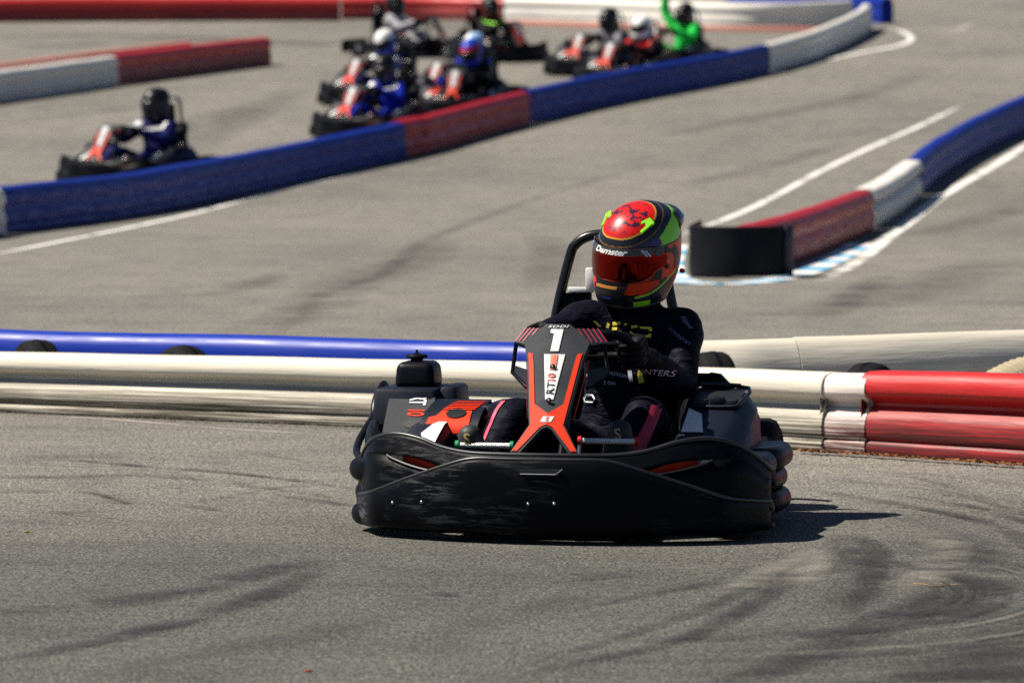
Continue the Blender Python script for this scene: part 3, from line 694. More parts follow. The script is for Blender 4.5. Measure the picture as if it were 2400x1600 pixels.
def build_kart(root, main=True):
    nx = 73 if main else 41
    XC = [-BHW + 2 * BHW * i / (nx - 1) for i in range(nx)]
    ye = bum_y(BHW)
    wrap = [(.004, .025, .6, 0), (.002, .06, .6, .01), (-.006, .11, .6, .03), (-.02, .17, .6, .06)]
    X = [(-BHW - dx, ye + dy, BHW, dz) for dx, dy, _, dz in wrap[::-1]] + [(x, bum_y(x), abs(x), 0) for x in XC] + [(BHW + dx, ye + dy, BHW, dz) for dx, dy, _, dz in wrap]
    nx = len(X)
    # lower front plate with rolled top ridge
    v = []
    for x, y, a, dz in X:
        r = lerpt(a, RIDGE) - dz * .3; ns = min(1, dz * 12 + (.3 if dz else 0))
        pr = [(.14, .035), (.035, .024), (.012, .034)] + [(d_, .034 + (r - .034) * q_) for d_, q_ in ((.002, .14), (-.004, .32), (-.006, .58), (-.004, .82))] + [(0, r - .010), (.006, r - .004), (.014, r - .001), (.024, r - .002), (.034, r - .010), (.042, r - .03)]
        e = sm((a - .50) / .085) * .75; y += .046 * e * (1 - ns); sx = -math.copysign(1, x)
        v += [(x + sx * dy * ns, y + dy * (1 - .5 * e) * (1 - ns), z) for dy, z in pr]
    fb = mesh('front_bumper', v, grid_faces(nx, 13), SCRATCH, root, True, solid=0.006)
    # upper fairing with the two lens shaped slots
    lo_v, hi_v = [], []
    for x, y, a, dz in X:
        r = lerpt(a, RIDGE); t_ = lerpt(a, TOPZ) - dz * .5; y += 0.045 * (1 - min(1, dz * 12)); x -= math.copysign(.012, x) * (1 if dz else 0)
        z0 = r - 0.035
        k = (a - 0.255) / (0.475 - 0.255)
        g = 0.013 * math.sin(math.pi * k) ** 0.7 if 0 < k < 1 else 0.0
        mid = 0.196 + 0.040 * max(0, min(1, k)) if r > 0 else 0
        mid = max(z0 + 0.012, min(t_ - 0.03, mid)); s0, s1 = mid - g, mid + g
        for q in range(4):
            u = q / 3; lo_v.append((x, y + 0.010 * u, z0 + (s0 - z0) * u))
        for q in range(6):
            u = q / 5; hi_v.append((x, y + 0.010 + 0.02 * u, s1 + (t_ - 0.012 - s1) * u))
        for q in range(1, 5):
            an = q / 4 * math.pi * 0.95; hi_v.append((x, y + 0.030 + 0.012 * (1 - math.cos(an)), t_ - 0.012 + 0.012 * math.sin(an)))
        hi_v.append((x, y + 0.075, t_ - 0.05))
    f1 = grid_faces(nx, 4); f2 = grid_faces(nx, 11)
    vv, ff = merge([(lo_v, f1), (hi_v, f2)])
    uf = mesh('upper_fairing', vv, ff, SCRATCH if main else PLAST, root, True, solid=0.005)
    # rolled lips on the ridge and the fairing's top edge, added to catch highlights
    cols = [c for c in X if c[3] == 0]
    tube('bumper_lip', [(x, y + .011 + .046 * .75 * sm((a - .50) / .085), lerpt(a, RIDGE) - .001) for x, y, a, dz in cols], 0.006, LIP if main else PLASTB, fb, 8)
    tube('bumper_lip', [(x, y + .045 + .040, lerpt(a, TOPZ) - .001) for x, y, a, dz in cols], 0.0075, LIP if main else PLASTB, uf, 8)
    for s in (-1, 1):
        pts = []
        for i in range(15):
            k = i / 14; a = 0.255 + 0.22 * k; g = 0.013 * math.sin(math.pi * k) ** 0.7 if 0 < k < 1 else 0
            pts.append((s * a, bum_y(a) + 0.052, 0.196 + 0.04 * k - g))
        if main: tube('slot_rim', pts, 0.0035, LIP, uf, 6)
        tv = [(s * .27, bum_y(.27) + .085, .185), (s * .43, bum_y(.43) + .10, .213), (s * .43, bum_y(.43) + .10, .236), (s * .36, bum_y(.36) + .095, .227), (s * .27, bum_y(.27) + .085, .196)]
        mesh('slot_trim', tv, [(0, 1, 2, 3, 4)], ORANGE, uf, False, solid=0.006)
    if main:
        vent = sheet('bumper_vent', [(-.055, .218), (.075, .218), (.060, .203), (-.042, .203)], lambda u, q, h: Vector((u, bum_y(u) - .0055 - h, q)), 0.003, BLACKV, fb)
        tube('vent_edge', [(.062, -.0095, .204), (.079, -.0095, .219)], 0.0016, CHROME, fb, 6)
        tube('vent_edge', [(-.042, -.009, .203), (.060, -.009, .203)], 0.0012, STEEL, fb, 6)
        for bx, bz in ((-.44, .105), (-.345, .112), (-.02, .118), (.055, .12)):
            y = bum_y(bx) - .006
            lathe('bolt', [(y + .003, .0001), (y + .003, .0055), (y - .001, .005), (y - .003, .003), (y - .003, .0001)], STEEL, fb, 10, 'y', (bx, 0, bz))
    # side bumpers: three stacked pillows, in three lengths
    for s in (-1, 1):
        prof = []; sb_ = .540 if s < 0 else .495
        for (zc, rr, xo) in ((.052, .034, .010), (.116, .032, .0), (.182, .036, .014)):
            for q in range(9):
                an = -math.pi / 2 + math.pi * q / 8
                prof.append((xo + rr * math.cos(an) * 0.9, zc + rr * math.sin(an) * 0.97))
        for k, (ya, yb, off, dz) in enumerate(((.285, .49, .030, 0.0), (.47, .72, .032, .008), (.70, 1.02, .036, .016))):
            n = 14; v = []
            for i in range(n):
                t = i / (n - 1); y = ya + (yb - ya) * t; bul = max(0, 1 - abs(2 * t - 1) ** 5); nose_in = (.030 * (1 - sm(t / .35))) if k == 0 else 0.0
                for (xo, z) in prof: v.append((s * (sb_ - nose_in + off + xo * (0.35 + 0.65 * bul) + 0.012 * bul), y, z + dz))
                v.append((s * (sb_ - .015 - nose_in), y, .216 + dz)); v.append((s * (sb_ - .015 - nose_in), y, .020))
            bm = bmesh.new(); vs = [bm.verts.new(q) for q in v]; m_ = len(prof) + 2
            for q in grid_faces(n, m_, closed_v=True): bm.faces.new([vs[i] for i in q])
            bm.faces.new(vs[:m_]); bm.faces.new(vs[-m_:])
            from_bm('side_bumper', bm, PLAST, root, True, 50)
    # side pods
    def pod(s, secs, name):
        v = []
        for (y, zt, xi, xo, zi) in secs:
            v += [(s * q[0], y, q[1]) for q in ((xi, .06), (xi, zt - .02), (xi + .012, zt - .004), (xi + .03, zt), (xo - .02, zt - .004), (xo, zt - .016), (xo + .03, zt - .06), (zi, .215), (zi, .06))]
        bm = bmesh.new(); vs = [bm.verts.new(q) for q in v]
        for q in grid_faces(len(secs), 9, closed_v=True): bm.faces.new([vs[i] for i in q])
        bm.faces.new(vs[:9]); bm.faces.new(vs[-9:])
        return from_bm(name, bm, PANELN, root, True, 28)
    secs = [(.40, .215, .31, .39, .46), (.50, .245, .30, .42, .49), (.62, .290, .29, .445, .495), (.76, .340, .285, .455, .495), (.90, .382, .285, .45, .49), (1.0, .388, .29, .44, .48), (1.12, .36, .30, .42, .46), (1.22, .27, .31, .41, .44)]
    pod_r = pod(1, secs, 'side_pod')
    secl = [(.36, .235, .375, .44, .48), (.46, .272, .37, .48, .525), (.54, .298, .37, .49, .54), (.60, .305, .37, .50, .54), (.66, .25, .37, .50, .54), (1.26, .22, .34, .48, .54)]
    pod_l = pod(-1, secl, 'side_pod')
    def pod_top(s):
        sc = secs if s > 0 else secl
        ys_, zs_ = [q[0] for q in sc], [q[1] for q in sc]
        def fn(u, y, h):
            z = float(np.interp(y, ys_, zs_)); return Vector((s * u, y - h * .35, z + h))
        return fn
    sheet('white_sticker', [(.31, .60), (.375, .60), (.350, .72), (.305, .76)], pod_top(1), 0.002, WHITEV, pod_r, cv=(.62, .66, .7), lift=0.002)
    sheet('white_sticker', [(.385, .39), (.415, .39), (.440, .47), (.410, .575), (.385, .58)], pod_top(-1), 0.002, WHITEV, pod_l, cv=(.46, .54), lift=0.002)
    # opening in the left pod: flat black plate painted as its shaded inside, rim, catch and strap
    tr = sheet('opening_shade_plate', [(.315, .80), (.335, .775), (.43, .775), (.448, .80), (.445, .97), (.315, .97)], pod_top(1), 0.002, BLACKV, pod_r, cv=(.8, .85, .9, .95), lift=0.002)
    rim = [pod_top(1)(u, y, 0.005) for u, y in ((.315, .80), (.335, .772), (.43, .772), (.450, .80), (.448, .975), (.313, .975), (.315, .80))]
    tube('opening_rim', rim, 0.006, PANELN, pod_r, 8, 3)
    rbox('catch', (.362, .78, .350), (.402, .83, .376), PANELN, pod_r, 0.005)
    for xx in (.338, .426): rbox('catch_wing', (xx - .014, .785, .348), (xx + .014, .84, .368), BLACKV, pod_r, 0.004)
    tube('cross_bar', [(.30, .93, .402), (.36, .93, .405), (.43, .94, .400)], 0.006, TUBEM, pod_r, 8)
    # seat strut with red end on the left
    rbox('seat_strut', (.24, .98, .395), (.345, 1.02, .432), PLASTB, root, 0.006)
    bm = sheet_bm([(.33, .436), (.36, .432), (.405, .385), (.405, .36), (.375, .372), (.335, .402)])
    lay('strut_elbow', bm, lambda u, q, h: Vector((u, 1.0 - h, q)), 0.035, PLASTB, root)
    rbox('strut_end', (.388, .97, .345), (.432, 1.01, .385), REDP, root, 0.006, rot=Matrix.Rotation(R(-38), 3, 'Y'))
    rbox('rear_guard', (.40, .98, .17), (.47, 1.12, .318), PANELN, root, 0.02, (.75, .8))
    # engine side (image left): tank, airbox, cover
    ec_ = rbox('engine_cover', (-.655, .72, .215), (-.45, 1.02, .392), PANELN, root, 0.014, (.90, .86))
    rbox('cover_step', (-.47, .80, .30), (-.405, 1.0, .396), PANELN, ec_, 0.012, (.75, .9))
    tk = rbox('fuel_tank', (-.602, .80, .385), (-.478, .95, .466), PLAST, root, 0.022, (.90, .88), 4)
    lathe('filler_cap', [(.462, .0001), (.462, .018), (.472, .02), (.474, .032), (.479, .033), (.484, .028), (.485, .012), (.490, .004), (.498, .0035), (.498, .0001)], PLASTB, tk, 20, 'z', (-.545, .87, .002))
    pn = lambda u, q, h: Vector((u, .70 + (q - .29) * .9 - h * .74, q + h * .5))
    rp = sheet('engine_panel', [(-.60, .255), (-.60, .362), (-.585, .37), (-.462, .368), (-.452, .30), (-.46, .262), (-.55, .250)], pn, 0.022, PANEL, root, cu=(-.55, -.5), cv=(.28, .31, .34))
    oval = [(-.510 + .034 * math.cos(2 * math.pi * k / 20), .279 + .012 * math.sin(2 * math.pi * k / 20)) for k in range(20)]
    sheet('panel_hole_shade', oval, pn, 0.0025, BLACKV, rp, lift=0.022)  # flat black disc on the panel, painted as the shade inside a hole
    rbox('tank_foot', (-.66, .71, .255), (-.44, .78, .272), PANELN, root, 0.006)
    lathe('foot_nut', [(0, .0001), (0, .016), (.012, .015), (.014, .009), (.014, .0001)], PLAST, root, 12, 'z', (-.632, .735, .272))
    if main:
        bm = text_bm('RT', 0.072, 0, 'CENTER', 0.8, 0.0012); lay('lettering', bm, lambda u, q, h: pn(-.512 + q, .346 - u * .36, h), 0.002, WHITEV, rp, 0.0225)
        bm = text_bm('10', 0.072, 0, 'CENTER', 0.8, 0.0012); lay('lettering', bm, lambda u, q, h: pn(-.512 + q, .312 - u * .36, h), 0.002, ORANGE, rp, 0.0225)
    # curved shroud with the orange sticker
    def shr(u, t, h):            # t along the arc from the front foot to the crown, h outwards
        a = t * 1.15
        n_ = Vector((0, -math.cos(a * .9), math.sin(a * .9)))
        return Vector((u + .025 * t, .56 + .26 * (1 - math.cos(a)) * 1.1, .268 + .095 * math.sin(a) / math.sin(1.15))) + n_ * h
    sh = sheet('shroud', [(-.475, 0), (-.475, 1), (-.31, 1), (-.295, 0)], shr, -0.03, PANELN, root, cu=(-.42, -.36), cv=[k / 10 for k in range(1, 10)])
    sheet('orange_sticker', [(-.455, .04), (-.455, .42), (-.435, .46), (-.425, .60), (-.335, .60), (-.318, .04)], shr, 0.002, ORANGE, sh, cu=(-.42, -.36), cv=[k / 10 for k in range(1, 10)], lift=0.002)
    for k in range(6):
        t = .63 + .05 * k; sheet('sticker_line', [(-.425 + .004 * k, t), (-.425 + .004 * k, t + .026 - .003 * k), (-.328 + .003 * k, t + .026 - .003 * k), (-.330 + .003 * k, t)], shr, 0.002, ORANGE, sh, lift=0.002)
    oval = [(-.378 + .030 * math.cos(2 * math.pi * k / 20), .52 + .11 * math.sin(2 * math.pi * k / 20)) for k in range(20)]
    sheet('shroud_hole_shade', oval, shr, 0.003, BLACKV, sh, cv=(.5,), lift=0.005)  # raised black disc, its colour stands for the dark of the hole
    lathe('hole_nut', [(0, .0001), (0, .009), (.005, .008), (.005, .0001)], STEEL, sh, 10, 'z', (-.372, .655, .335))
    rbox('shroud_side', (-.315, .62, .18), (-.245, .98, .352), PANELN, root, 0.012, (.7, .8))
    if main:
        for k in range(5): tube('pink_stroke', [(-.262 - .006 * k, .63, .335 - .004 * k), (-.248 - .004 * k, .632, .30 - .004 * k)], 0.0018, PINK, sh, 5)
    rbox('shroud_sill', (-.46, .57, .235), (-.30, .62, .262), PLASTB, root, 0.006)
    # guard tube beside the engine
    tube('guard_tube', [(-.640, .96, .30), (-.652, .93, .375), (-.655, .89, .392), (-.660, .82, .35), (-.656, .77, .305), (-.662, .70, .272), (-.664, .62, .24), (-.650, .54, .21), (-.60, .47, .19)], 0.0115, TUBEM, root, 12, 6)
    tube('guard_tube', [(-.58, .82, .325), (-.63, .82, .33), (-.660, .81, .335)], 0.009, TUBEM, root, 10, 4)
    tube('exhaust_sleeve', [(-.640, .72, .285), (-.625, .64, .255), (-.60, .56, .215), (-.55, .52, .20)], [.016, .024, .024, .018], TUBEM, root, 12, 5)
    # nose cone: upright plate narrowing to a waist, two feet, wings
    def N(u, z, h):
        return Vector((u + .0, .13 + (z - .245) * .60 + .14 * abs(u) - h * .83, z + h * .45))
    CUT = dict(cu=(0,), cv=(.28, .3, .33, .36, .4, .44, .48, .52, .545, .57))
    nose = sheet('nose_cone', [(-.098, .243), (-.052, .318), (-.060, .36), (-.082, .50), (-.096, .545), (-.094, .552), (-.034, .598), (.034, .598), (.094, .552), (.096, .545), (.082, .50), (.060, .36), (.052, .318), (.098, .243), (.070, .243), (.016, .306), (0, .314), (-.016, .306), (-.070, .243)], N, 0.028, PANEL, root, **CUT)
    sheet('nose_trim', [(-.094, .246), (-.048, .317), (-.055, .36), (-.076, .50), (-.080, .516), (-.066, .514), (-.060, .49), (-.042, .375), (0, .350), (.042, .375), (.060, .49), (.066, .514), (.080, .516), (.076, .50), (.055, .36), (.048, .317), (.094, .246), (.078, .246), (.018, .312), (0, .320), (-.018, .312), (-.078, .246)], N, 0.002, ORANGE, nose, lift=0.0285, **CUT)
    for s in (-1, 1):
        sheet('edge_trim', [(s * .092, .50), (s * .0925, .505), (s * .068, .345), (s * .0675, .34)], lambda u, q, h: N(u, q, h) + Vector((0, .02, 0)), 0.012, REDV, nose)
    if main:
        sheet('nose_sticker', [(-.031, .513), (.031, .513), (.012, .388), (-.012, .388)], N, 0.002, WHITEV, nose, lift=0.0285, cu=(0,), cv=(.42, .46, .49))
        sheet('sticker_fade', [(-.011, .511), (.011, .511), (.009, .470), (-.009, .470)], N, 0.001, mat('orange_fade', (.85, .22, .12), .4), nose, lift=0.0315, cu=(0,))
        sheet('number', [(-.020, .573), (-.018, .583), (.018, .583), (.011, .522), (-.013, .522), (-.008, .571)], N, 0.002, WHITEV, nose, lift=0.0285, cu=(0,), cv=(.54, .56))
        bm = text_bm('SODI', 0.018, 0.3, space=1.1); lay('lettering', bm, lambda u, q, h: N(u * 1.35, .590 + q * .55, h), 0.002, WHITEV, nose, 0.0285)
        bm = text_bm('RT', 0.031, 0, bold=.0003); lay('lettering', bm, lambda u, q, h: N(-q * 1.0 + .001, .4185 + u * .95, h), 0.0012, BLACKV, nose, 0.0312)
        bm = text_bm('10', 0.031, 0, bold=.0003); lay('lettering', bm, lambda u, q, h: N(-q * 1.0 + .001, .447 + u * .85, h), 0.0012, ORANGE, nose, 0.0312)
        em = sheet('emblem', [(-.019, .326), (.013, .326), (.021, .341), (-.011, .341)], N, 0.0015, WHITEV, nose, lift=0.0305, cu=(0,))
        bm = text_bm('S', 0.018, 0.2, bold=0.0004); lay('emblem_letter', bm, lambda u, q, h: N(u * 1.2, .3335 + q * .8, h), 0.001, ORANGE, em, 0.0322)
    else:
        sheet('nose_sticker', [(-.040, .565), (.040, .565), (.022, .385), (0, .375), (-.022, .385)], N, 0.002, mat('dull_white_vinyl', (.55, .54, .54), .5, spec=.2), nose, lift=0.0285, cu=(0,), cv=(.42, .46, .49))
    for zb in (.478, .385):
        p = N(0.0, zb, 0.033); lathe('stud', [(0, .0001), (0, .008), (-.002, .008), (-.004, .005), (-.003, .004), (-.003, .0001)], BLACKV, nose, 14, 'y', p)
        if main: lathe('stud_centre', [(0, .0001), (0, .0035), (-.002, .0001)], STEEL, nose, 8, 'y', p + Vector((0, -.004, 0)))
    for s in (-1, 1):
        wt = lambda u, q, h, s=s: Vector((u, .30 + .55 * (abs(u) - .03) + (q - .55) * .8 - h * .4, q + h * .9))
        wg = sheet('nose_wing', [(s * .034, .598), (s * .105, .594), (s * .132, .556), (s * .096, .547)], wt, -0.012, PANEL, root)
        if main:
            for k in range(5):
                a = .062 + .013 * k; sheet('wing_line', [(s * (a - .010), .594), (s * (a - .008), .594), (s * (a + .022), .556), (s * (a + .020), .556)], wt, 0.0015, PINK, wg, lift=0.002)
        wp = [Vector(p) for p in ((s * .096, .318, .545), (s * .130, .352, .553), (s * .140, .345, .468), (s * .088, .30, .428))]
        tube('wing_frame', [wp[0], wp[1], wp[2], wp[3]], 0.0065, PLAST, wg, 8)
        mesh('wing_web', [wp[2], wp[3], wp[3] + Vector((0, .01, .05)), wp[2].lerp(wp[1], .25)], [(0, 1, 2, 3)], PANEL, wg, False, solid=0.006)
    # steering: flat topped wheel turned a little, hub, spokes, column
    sw = empty('steering_wheel', (.035, .51, .540)); sw.parent = root; sw.rotation_euler = (R(66), 0, R(6)); sw.rotation_mode = 'XYZ'
    loop = []
    for k in range(40):
        a = 2 * math.pi * k / 40; x, z = .142 * math.cos(a), .120 * math.sin(a)
        if z > .088: z = .088 + (z - .088) * .25
        if z < -.085: z = -.085 + (z + .085) * .3
        loop.append((x, 0, z))
    v, f = tube_geo(loop + [loop[0], loop[1]], 0.0135, 10, False)
    mesh('rim', v, f, PLASTB, sw)
    rbox('hub', (-.045, -.02, -.035), (.045, .02, .045), PANELN, sw, 0.01)
    for s in (-1, 1): rbox('spoke', (s * .04 if s > 0 else -.14, -.006, -.012), (.14 if s > 0 else -.04, .006, .016), PLASTB, sw, 0.004)
    rbox('hub_badge', (-.016, -.05, .060), (.012, -.03, .078), ORANGE, sw, 0.003)
    rbox('hub_bridge', (-.05, -.045, .046), (.05, -.015, .066), PLAST, sw, 0.008)
    tube('steering_column', [(.02, .515, .535), (.005, .36, .25), (0, .28, .10)], 0.012, TUBEM, root, 8)
    # pedals
    for (x0, x1, zz, m_, nm) in ((-.300, -.138, .256, GREENP, 'green'), (.062, .230, .274, REDP, 'red')):
        pd = tube('pedal', [(x0, .33, zz), (x1, .33, zz)], 0.0085, ALU, root, 12)
        for xx in (x0, x1): lathe('pedal_cap', [(-.005, .0001), (-.005, .014), (.005, .014), (.005, .0001)], m_, pd, 14, 'x', (xx, .33, zz))
        xi = x1 if x0 < 0 else x0
        tube('pedal_arm', [(xi, .33, zz), (xi * .9, .30, .08)], 0.006, STEEL, pd, 8)
    # floor, chassis tubes
    rbox('floor_tray', (-.30, .16, .028), (.30, 1.20, .040), PLASTB, root, 0.003)
    for s in (-1, 1):
        tube('chassis_tube', [(s * .16, .12, .06), (s * .22, .30, .06), (s * .30, .55, .06), (s * .31, 1.1, .06), (s * .34, 1.55, .075)], 0.014, TUBEM, root, 10, 5)
    tube('chassis_cross_tube', [(-.46, .42, .10), (.46, .42, .10)], 0.014, TUBEM, root, 8)
    tube('rear_axle', [(-.48, 1.38, .137), (.48, 1.38, .137)], 0.018, STEEL, root, 12)
    # wheels
    for (x, y, r, wd) in ((-.46, .43, .125, .11), (.46, .43, .125, .11), (-.40, 1.38, .137, .15), (.40, 1.38, .137, .15)):
        wl = empty('wheel', (x, y, r)); wl.parent = root
        hw = wd / 2
        lathe('tyre', [(-hw + .01, .068), (-hw, .085), (-hw, r - .03), (-hw + .012, r - .008), (-hw + .03, r), (hw - .03, r), (hw - .012, r - .008), (hw, r - .03), (hw, .085), (hw - .01, .068)], RUBBER, wl, 28)
        lathe('rim', [(-hw + .012, .070), (-hw + .006, .066), (-.01, .05), (-.008, .02), (-.008, .0001), (.008, .0001), (.008, .02), (.01, .05), (hw - .006, .066), (hw - .012, .070)], STEEL, wl, 20)
    # seat: bucket shell
    v = []
    for (y, z, hw, dp) in ((.80, .115, .17, .03), (.92, .075, .185, .06), (1.05, .065, .19, .09), (1.16, .10, .195, .12), (1.24, .22, .20, .12), (1.29, .36, .19, .10), (1.33, .50, .165, .06), (1.35, .585, .12, .03)):
        for k in range(11):
            u = -1 + 2 * k / 10; e = abs(u) ** 3
            v.append((.05 + hw * u, y - dp * e * (1 if z > .15 else .2), z + dp * e * (1.4 if z < .2 else .25)))
    mesh('seat', v, grid_faces(8, 11), PLASTB, root, True, solid=-0.008)
    # roll hoop and head rest
    hoop = [(-.245, 1.24, .22), (-.215, 1.24, .45), (-.192, 1.24, .60), (-.155, 1.25, .76), (-.135, 1.25, .805), (-.085, 1.25, .833), (.015, 1.25, .838), (.090, 1.25, .833), (.128, 1.25, .805), (.140, 1.25, .76), (.172, 1.24, .60), (.215, 1.24, .45), (.275, 1.24, .22)]
    tube('roll_hoop', hoop, 0.0155, TUBEM, root, 12, 6)
    hr_ = rbox('head_rest', (-.062, 1.20, .56), (.092, 1.26, .775), PLASTB, root, 0.02, (.9, .8))
    rbox('head_rest_bracket', (-.100, 1.225, .665), (-.066, 1.24, .735), WHITEV, root, 0.004)
    rbox('head_rest_bracket', (-.155, 1.228, .660), (-.075, 1.238, .676), WHITEV, root, 0.003)
    bm = sheet_bm([(-.185, .655), (-.085, .665), (-.085, .56), (-.205, .56)]); lay('hoop_gusset', bm, lambda u, q, h: Vector((u, 1.235 + h, q)), 0.02, PLASTB, root)
    # rear bumper
    v = []; n = 25
    for i in range(n):
        x = -.42 + .84 * i / (n - 1); yb = 1.68 - 0.10 * max(0, (abs(x) - .30) / .17) ** 2
        v += [(x, yb + a, z) for a, z in ((-.05, .07), (.0, .06), (.025, .09), (.03, .15), (.025, .21), (0, .245), (-.05, .24))]
    mesh('rear_bumper', v, grid_faces(n, 7), PLAST, root, True, solid=0.006)
    rbox('rear_light', (-.03, 1.695, .16), (.05, 1.722, .20), REDP, root, 0.004)
    return root

# ------------------------------------------------------------------ drivers
def ring_loft(secs, n=18):
    """closed tube through elliptical sections: (centre, rx, ry, axis direction)"""
    v = []
    for (c, rx, ry, ax, side) in secs:
        c = Vector(c); ax = Vector(ax).normalized(); sx = Vector(side); sx = (sx - ax * sx.dot(ax)).normalized(); sy = ax.cross(sx)
        for k in range(n):
            a = 2 * math.pi * k / n; v.append(c + sx * rx * math.cos(a) + sy * ry * math.sin(a))
    f = grid_faces(len(secs), n, closed_v=True); f.append(tuple(range(n))); f.append(tuple(reversed(range((len(secs) - 1) * n, len(secs) * n))))
    return v, f
def limb(pts, rs, n=16):
    P = catmull(pts, 5); RR = [q.x for q in catmull([(r, 0, 0) for r in rs], 5)]
    # round the ends
    d0 = (P[0] - P[1]).normalized(); d1 = (P[-1] - P[-2]).normalized()
    P = [P[0] + d0 * RR[0] * .8, P[0] + d0 * RR[0] * .5] + P + [P[-1] + d1 * RR[-1] * .5, P[-1] + d1 * RR[-1] * .8]
    RR = [RR[0] * .35, RR[0] * .8] + RR + [RR[-1] * .8, RR[-1] * .35]
    return tube_geo(P, RR, n)
def fuse(name, geos, voxel, m, smooth_it=4, folds=0.0, parent=None):
    """one continuous surface out of overlapping closed tubes"""
    v, f = merge(geos)
    bm = bmesh.new(); vs = [bm.verts.new(q) for q in v]
    for q in f:
        try: bm.faces.new([vs[i] for i in q])
        except ValueError: pass
    bmesh.ops.recalc_face_normals(bm, faces=bm.faces)
    me = bpy.data.meshes.new('tmp'); bm.to_mesh(me); bm.free()
    o = bpy.data.objects.new('tmp', me); COL.objects.link(o)
    r = o.modifiers.new('r', 'REMESH'); r.mode = 'VOXEL'; r.voxel_size = voxel
    s = o.modifiers.new('s', 'SMOOTH'); s.factor = 0.5; s.iterations = smooth_it
    dg = bpy.context.evaluated_depsgraph_get(); dg.update()
    nm = bpy.data.meshes.new_from_object(o.evaluated_get(dg))
    bpy.data.objects.remove(o); bpy.data.meshes.remove(me)
    nm.name = name
    if folds:
        nm.update()
        co = [q.co.copy() for q in nm.vertices]; nr = [q.normal.copy() for q in nm.vertices]
        for i, q in enumerate(nm.vertices):
            c = co[i]; w1 = mnoise.noise(Vector((c.x * 9, c.y * 9, c.z * 22))); w2 = mnoise.noise(Vector((c.x * 22 + 5, c.y * 22, c.z * 40)))
            q.co = c + nr[i] * (folds * (w1 + 0.5 * w2))
    return link(name, nm, m, parent, True)
def bvh_of(o):
    me = o.data
    return BVHTree.FromPolygons([q.co.copy() for q in me.vertices], [tuple(p.vertices) for p in me.polygons])
def print_on(name, bm, bvh, m, parent, lift=0.0025, direction=(0, 1, 0), start=-2.0, mx=None, maxd=9):
    """flat print (u, v) = (x, z) pressed onto a surface along a direction"""
    d = Vector(direction).normalized(); dead = []
    for q in bm.verts:
        p = Vector((q.co.x, 0, q.co.y))
        if mx: p = mx @ p
        hit = bvh.ray_cast(p + d * start, d)
        if hit[0] is None or hit[0].y > maxd: dead.append(q)
        else: q.co = hit[0] - d * lift
    bmesh.ops.delete(bm, geom=dead, context='VERTS')
    if not bm.faces: bm.free(); return None
    return from_bm(name, bm, m, parent, True, 40)
def patch(poly, n=8):
    us = [p[0] for p in poly]; vs_ = [p[1] for p in poly]
    return sheet_bm(poly, [min(us) + (max(us) - min(us)) * k / n for k in range(1, n)], [min(vs_) + (max(vs_) - min(vs_)) * k / n for k in range(1, n)])
def cuts(bm, nu, nv):
    us = [q.co.x for q in bm.verts]; vs_ = [q.co.y for q in bm.verts]
    for k in range(1, nu): bmesh.ops.bisect_plane(bm, geom=bm.verts[:] + bm.edges[:] + bm.faces[:], plane_co=(min(us) + (max(us) - min(us)) * k / nu, 0, 0), plane_no=(1, 0, 0))
    for k in range(1, nv): bmesh.ops.bisect_plane(bm, geom=bm.verts[:] + bm.edges[:] + bm.faces[:], plane_co=(0, min(vs_) + (max(vs_) - min(vs_)) * k / nv, 0), plane_no=(0, 1, 0))
    return bm

def body_geo(J, fat=1.0, af=1.0):
    """J: joints in the kart frame"""
    pel, ch, nk = Vector(J['pelvis']), Vector(J['chest']), Vector(J['neck'])
    sl, sr = Vector(J['sh_l']), Vector(J['sh_r'])
    side = (sr - sl).normalized(); ax = (ch - pel).normalized()
    mid = pel.lerp(ch, .5)
    g = [ring_loft([(pel - ax * .11, .07, .06, ax, side), (pel - ax * .08, .14 * fat, .115 * fat, ax, side), (pel, .165 * fat, .125 * fat, ax, side), (mid, .148 * fat, .115 * fat, ax, side), (ch - ax * .03, .165 * fat, .118 * fat, ax, side),
                    (ch + ax * .06, .16, .105, ax, side), (ch + ax * .115, .115, .08, ax, side), (nk - (nk - ch).normalized() * .005, .062, .062, (nk - ch), side), (nk + (nk - ch).normalized() * .05, .055, .058, (nk - ch), side)])]
    for s, (sh, el, ha) in (('l', (sl, J['el_l'], J['ha_l'])), ('r', (sr, J['el_r'], J['ha_r']))):
        el, ha = Vector(el), Vector(ha); inn = ch.lerp(sh, .35) + ax * .03
        g.append(limb([inn, sh, sh.lerp(el, .5), el, el.lerp(ha, .45), ha], [q * af for q in (.070, .066, .056, .050, .046, .034)]))
    for s in 'lr':
        hp, kn, an = Vector(J['hip_' + s]), Vector(J['kn_' + s]), Vector(J['an_' + s])
        g.append(limb([hp, hp.lerp(kn, .5) + Vector((0, 0, .01)), kn, kn.lerp(an, .4) + Vector((0, .015, 0)), an], [.092, .082, .066, .060, .045]))
    return g
def shoe(parent, an, toe, m, name='shoe'):
    an, toe = Vector(an), Vector(toe); d = (toe - an)
    g = [limb([an + Vector((0, .02, .07)), an + Vector((0, .015, 0))], [.046, .048]), limb([an + Vector((0, .03, -.015)), an.lerp(toe, .5) + Vector((0, -.004, 0)), toe], [.042, .046, .036])]
    return fuse(name, g, 0.008, m, 3, 0, parent)
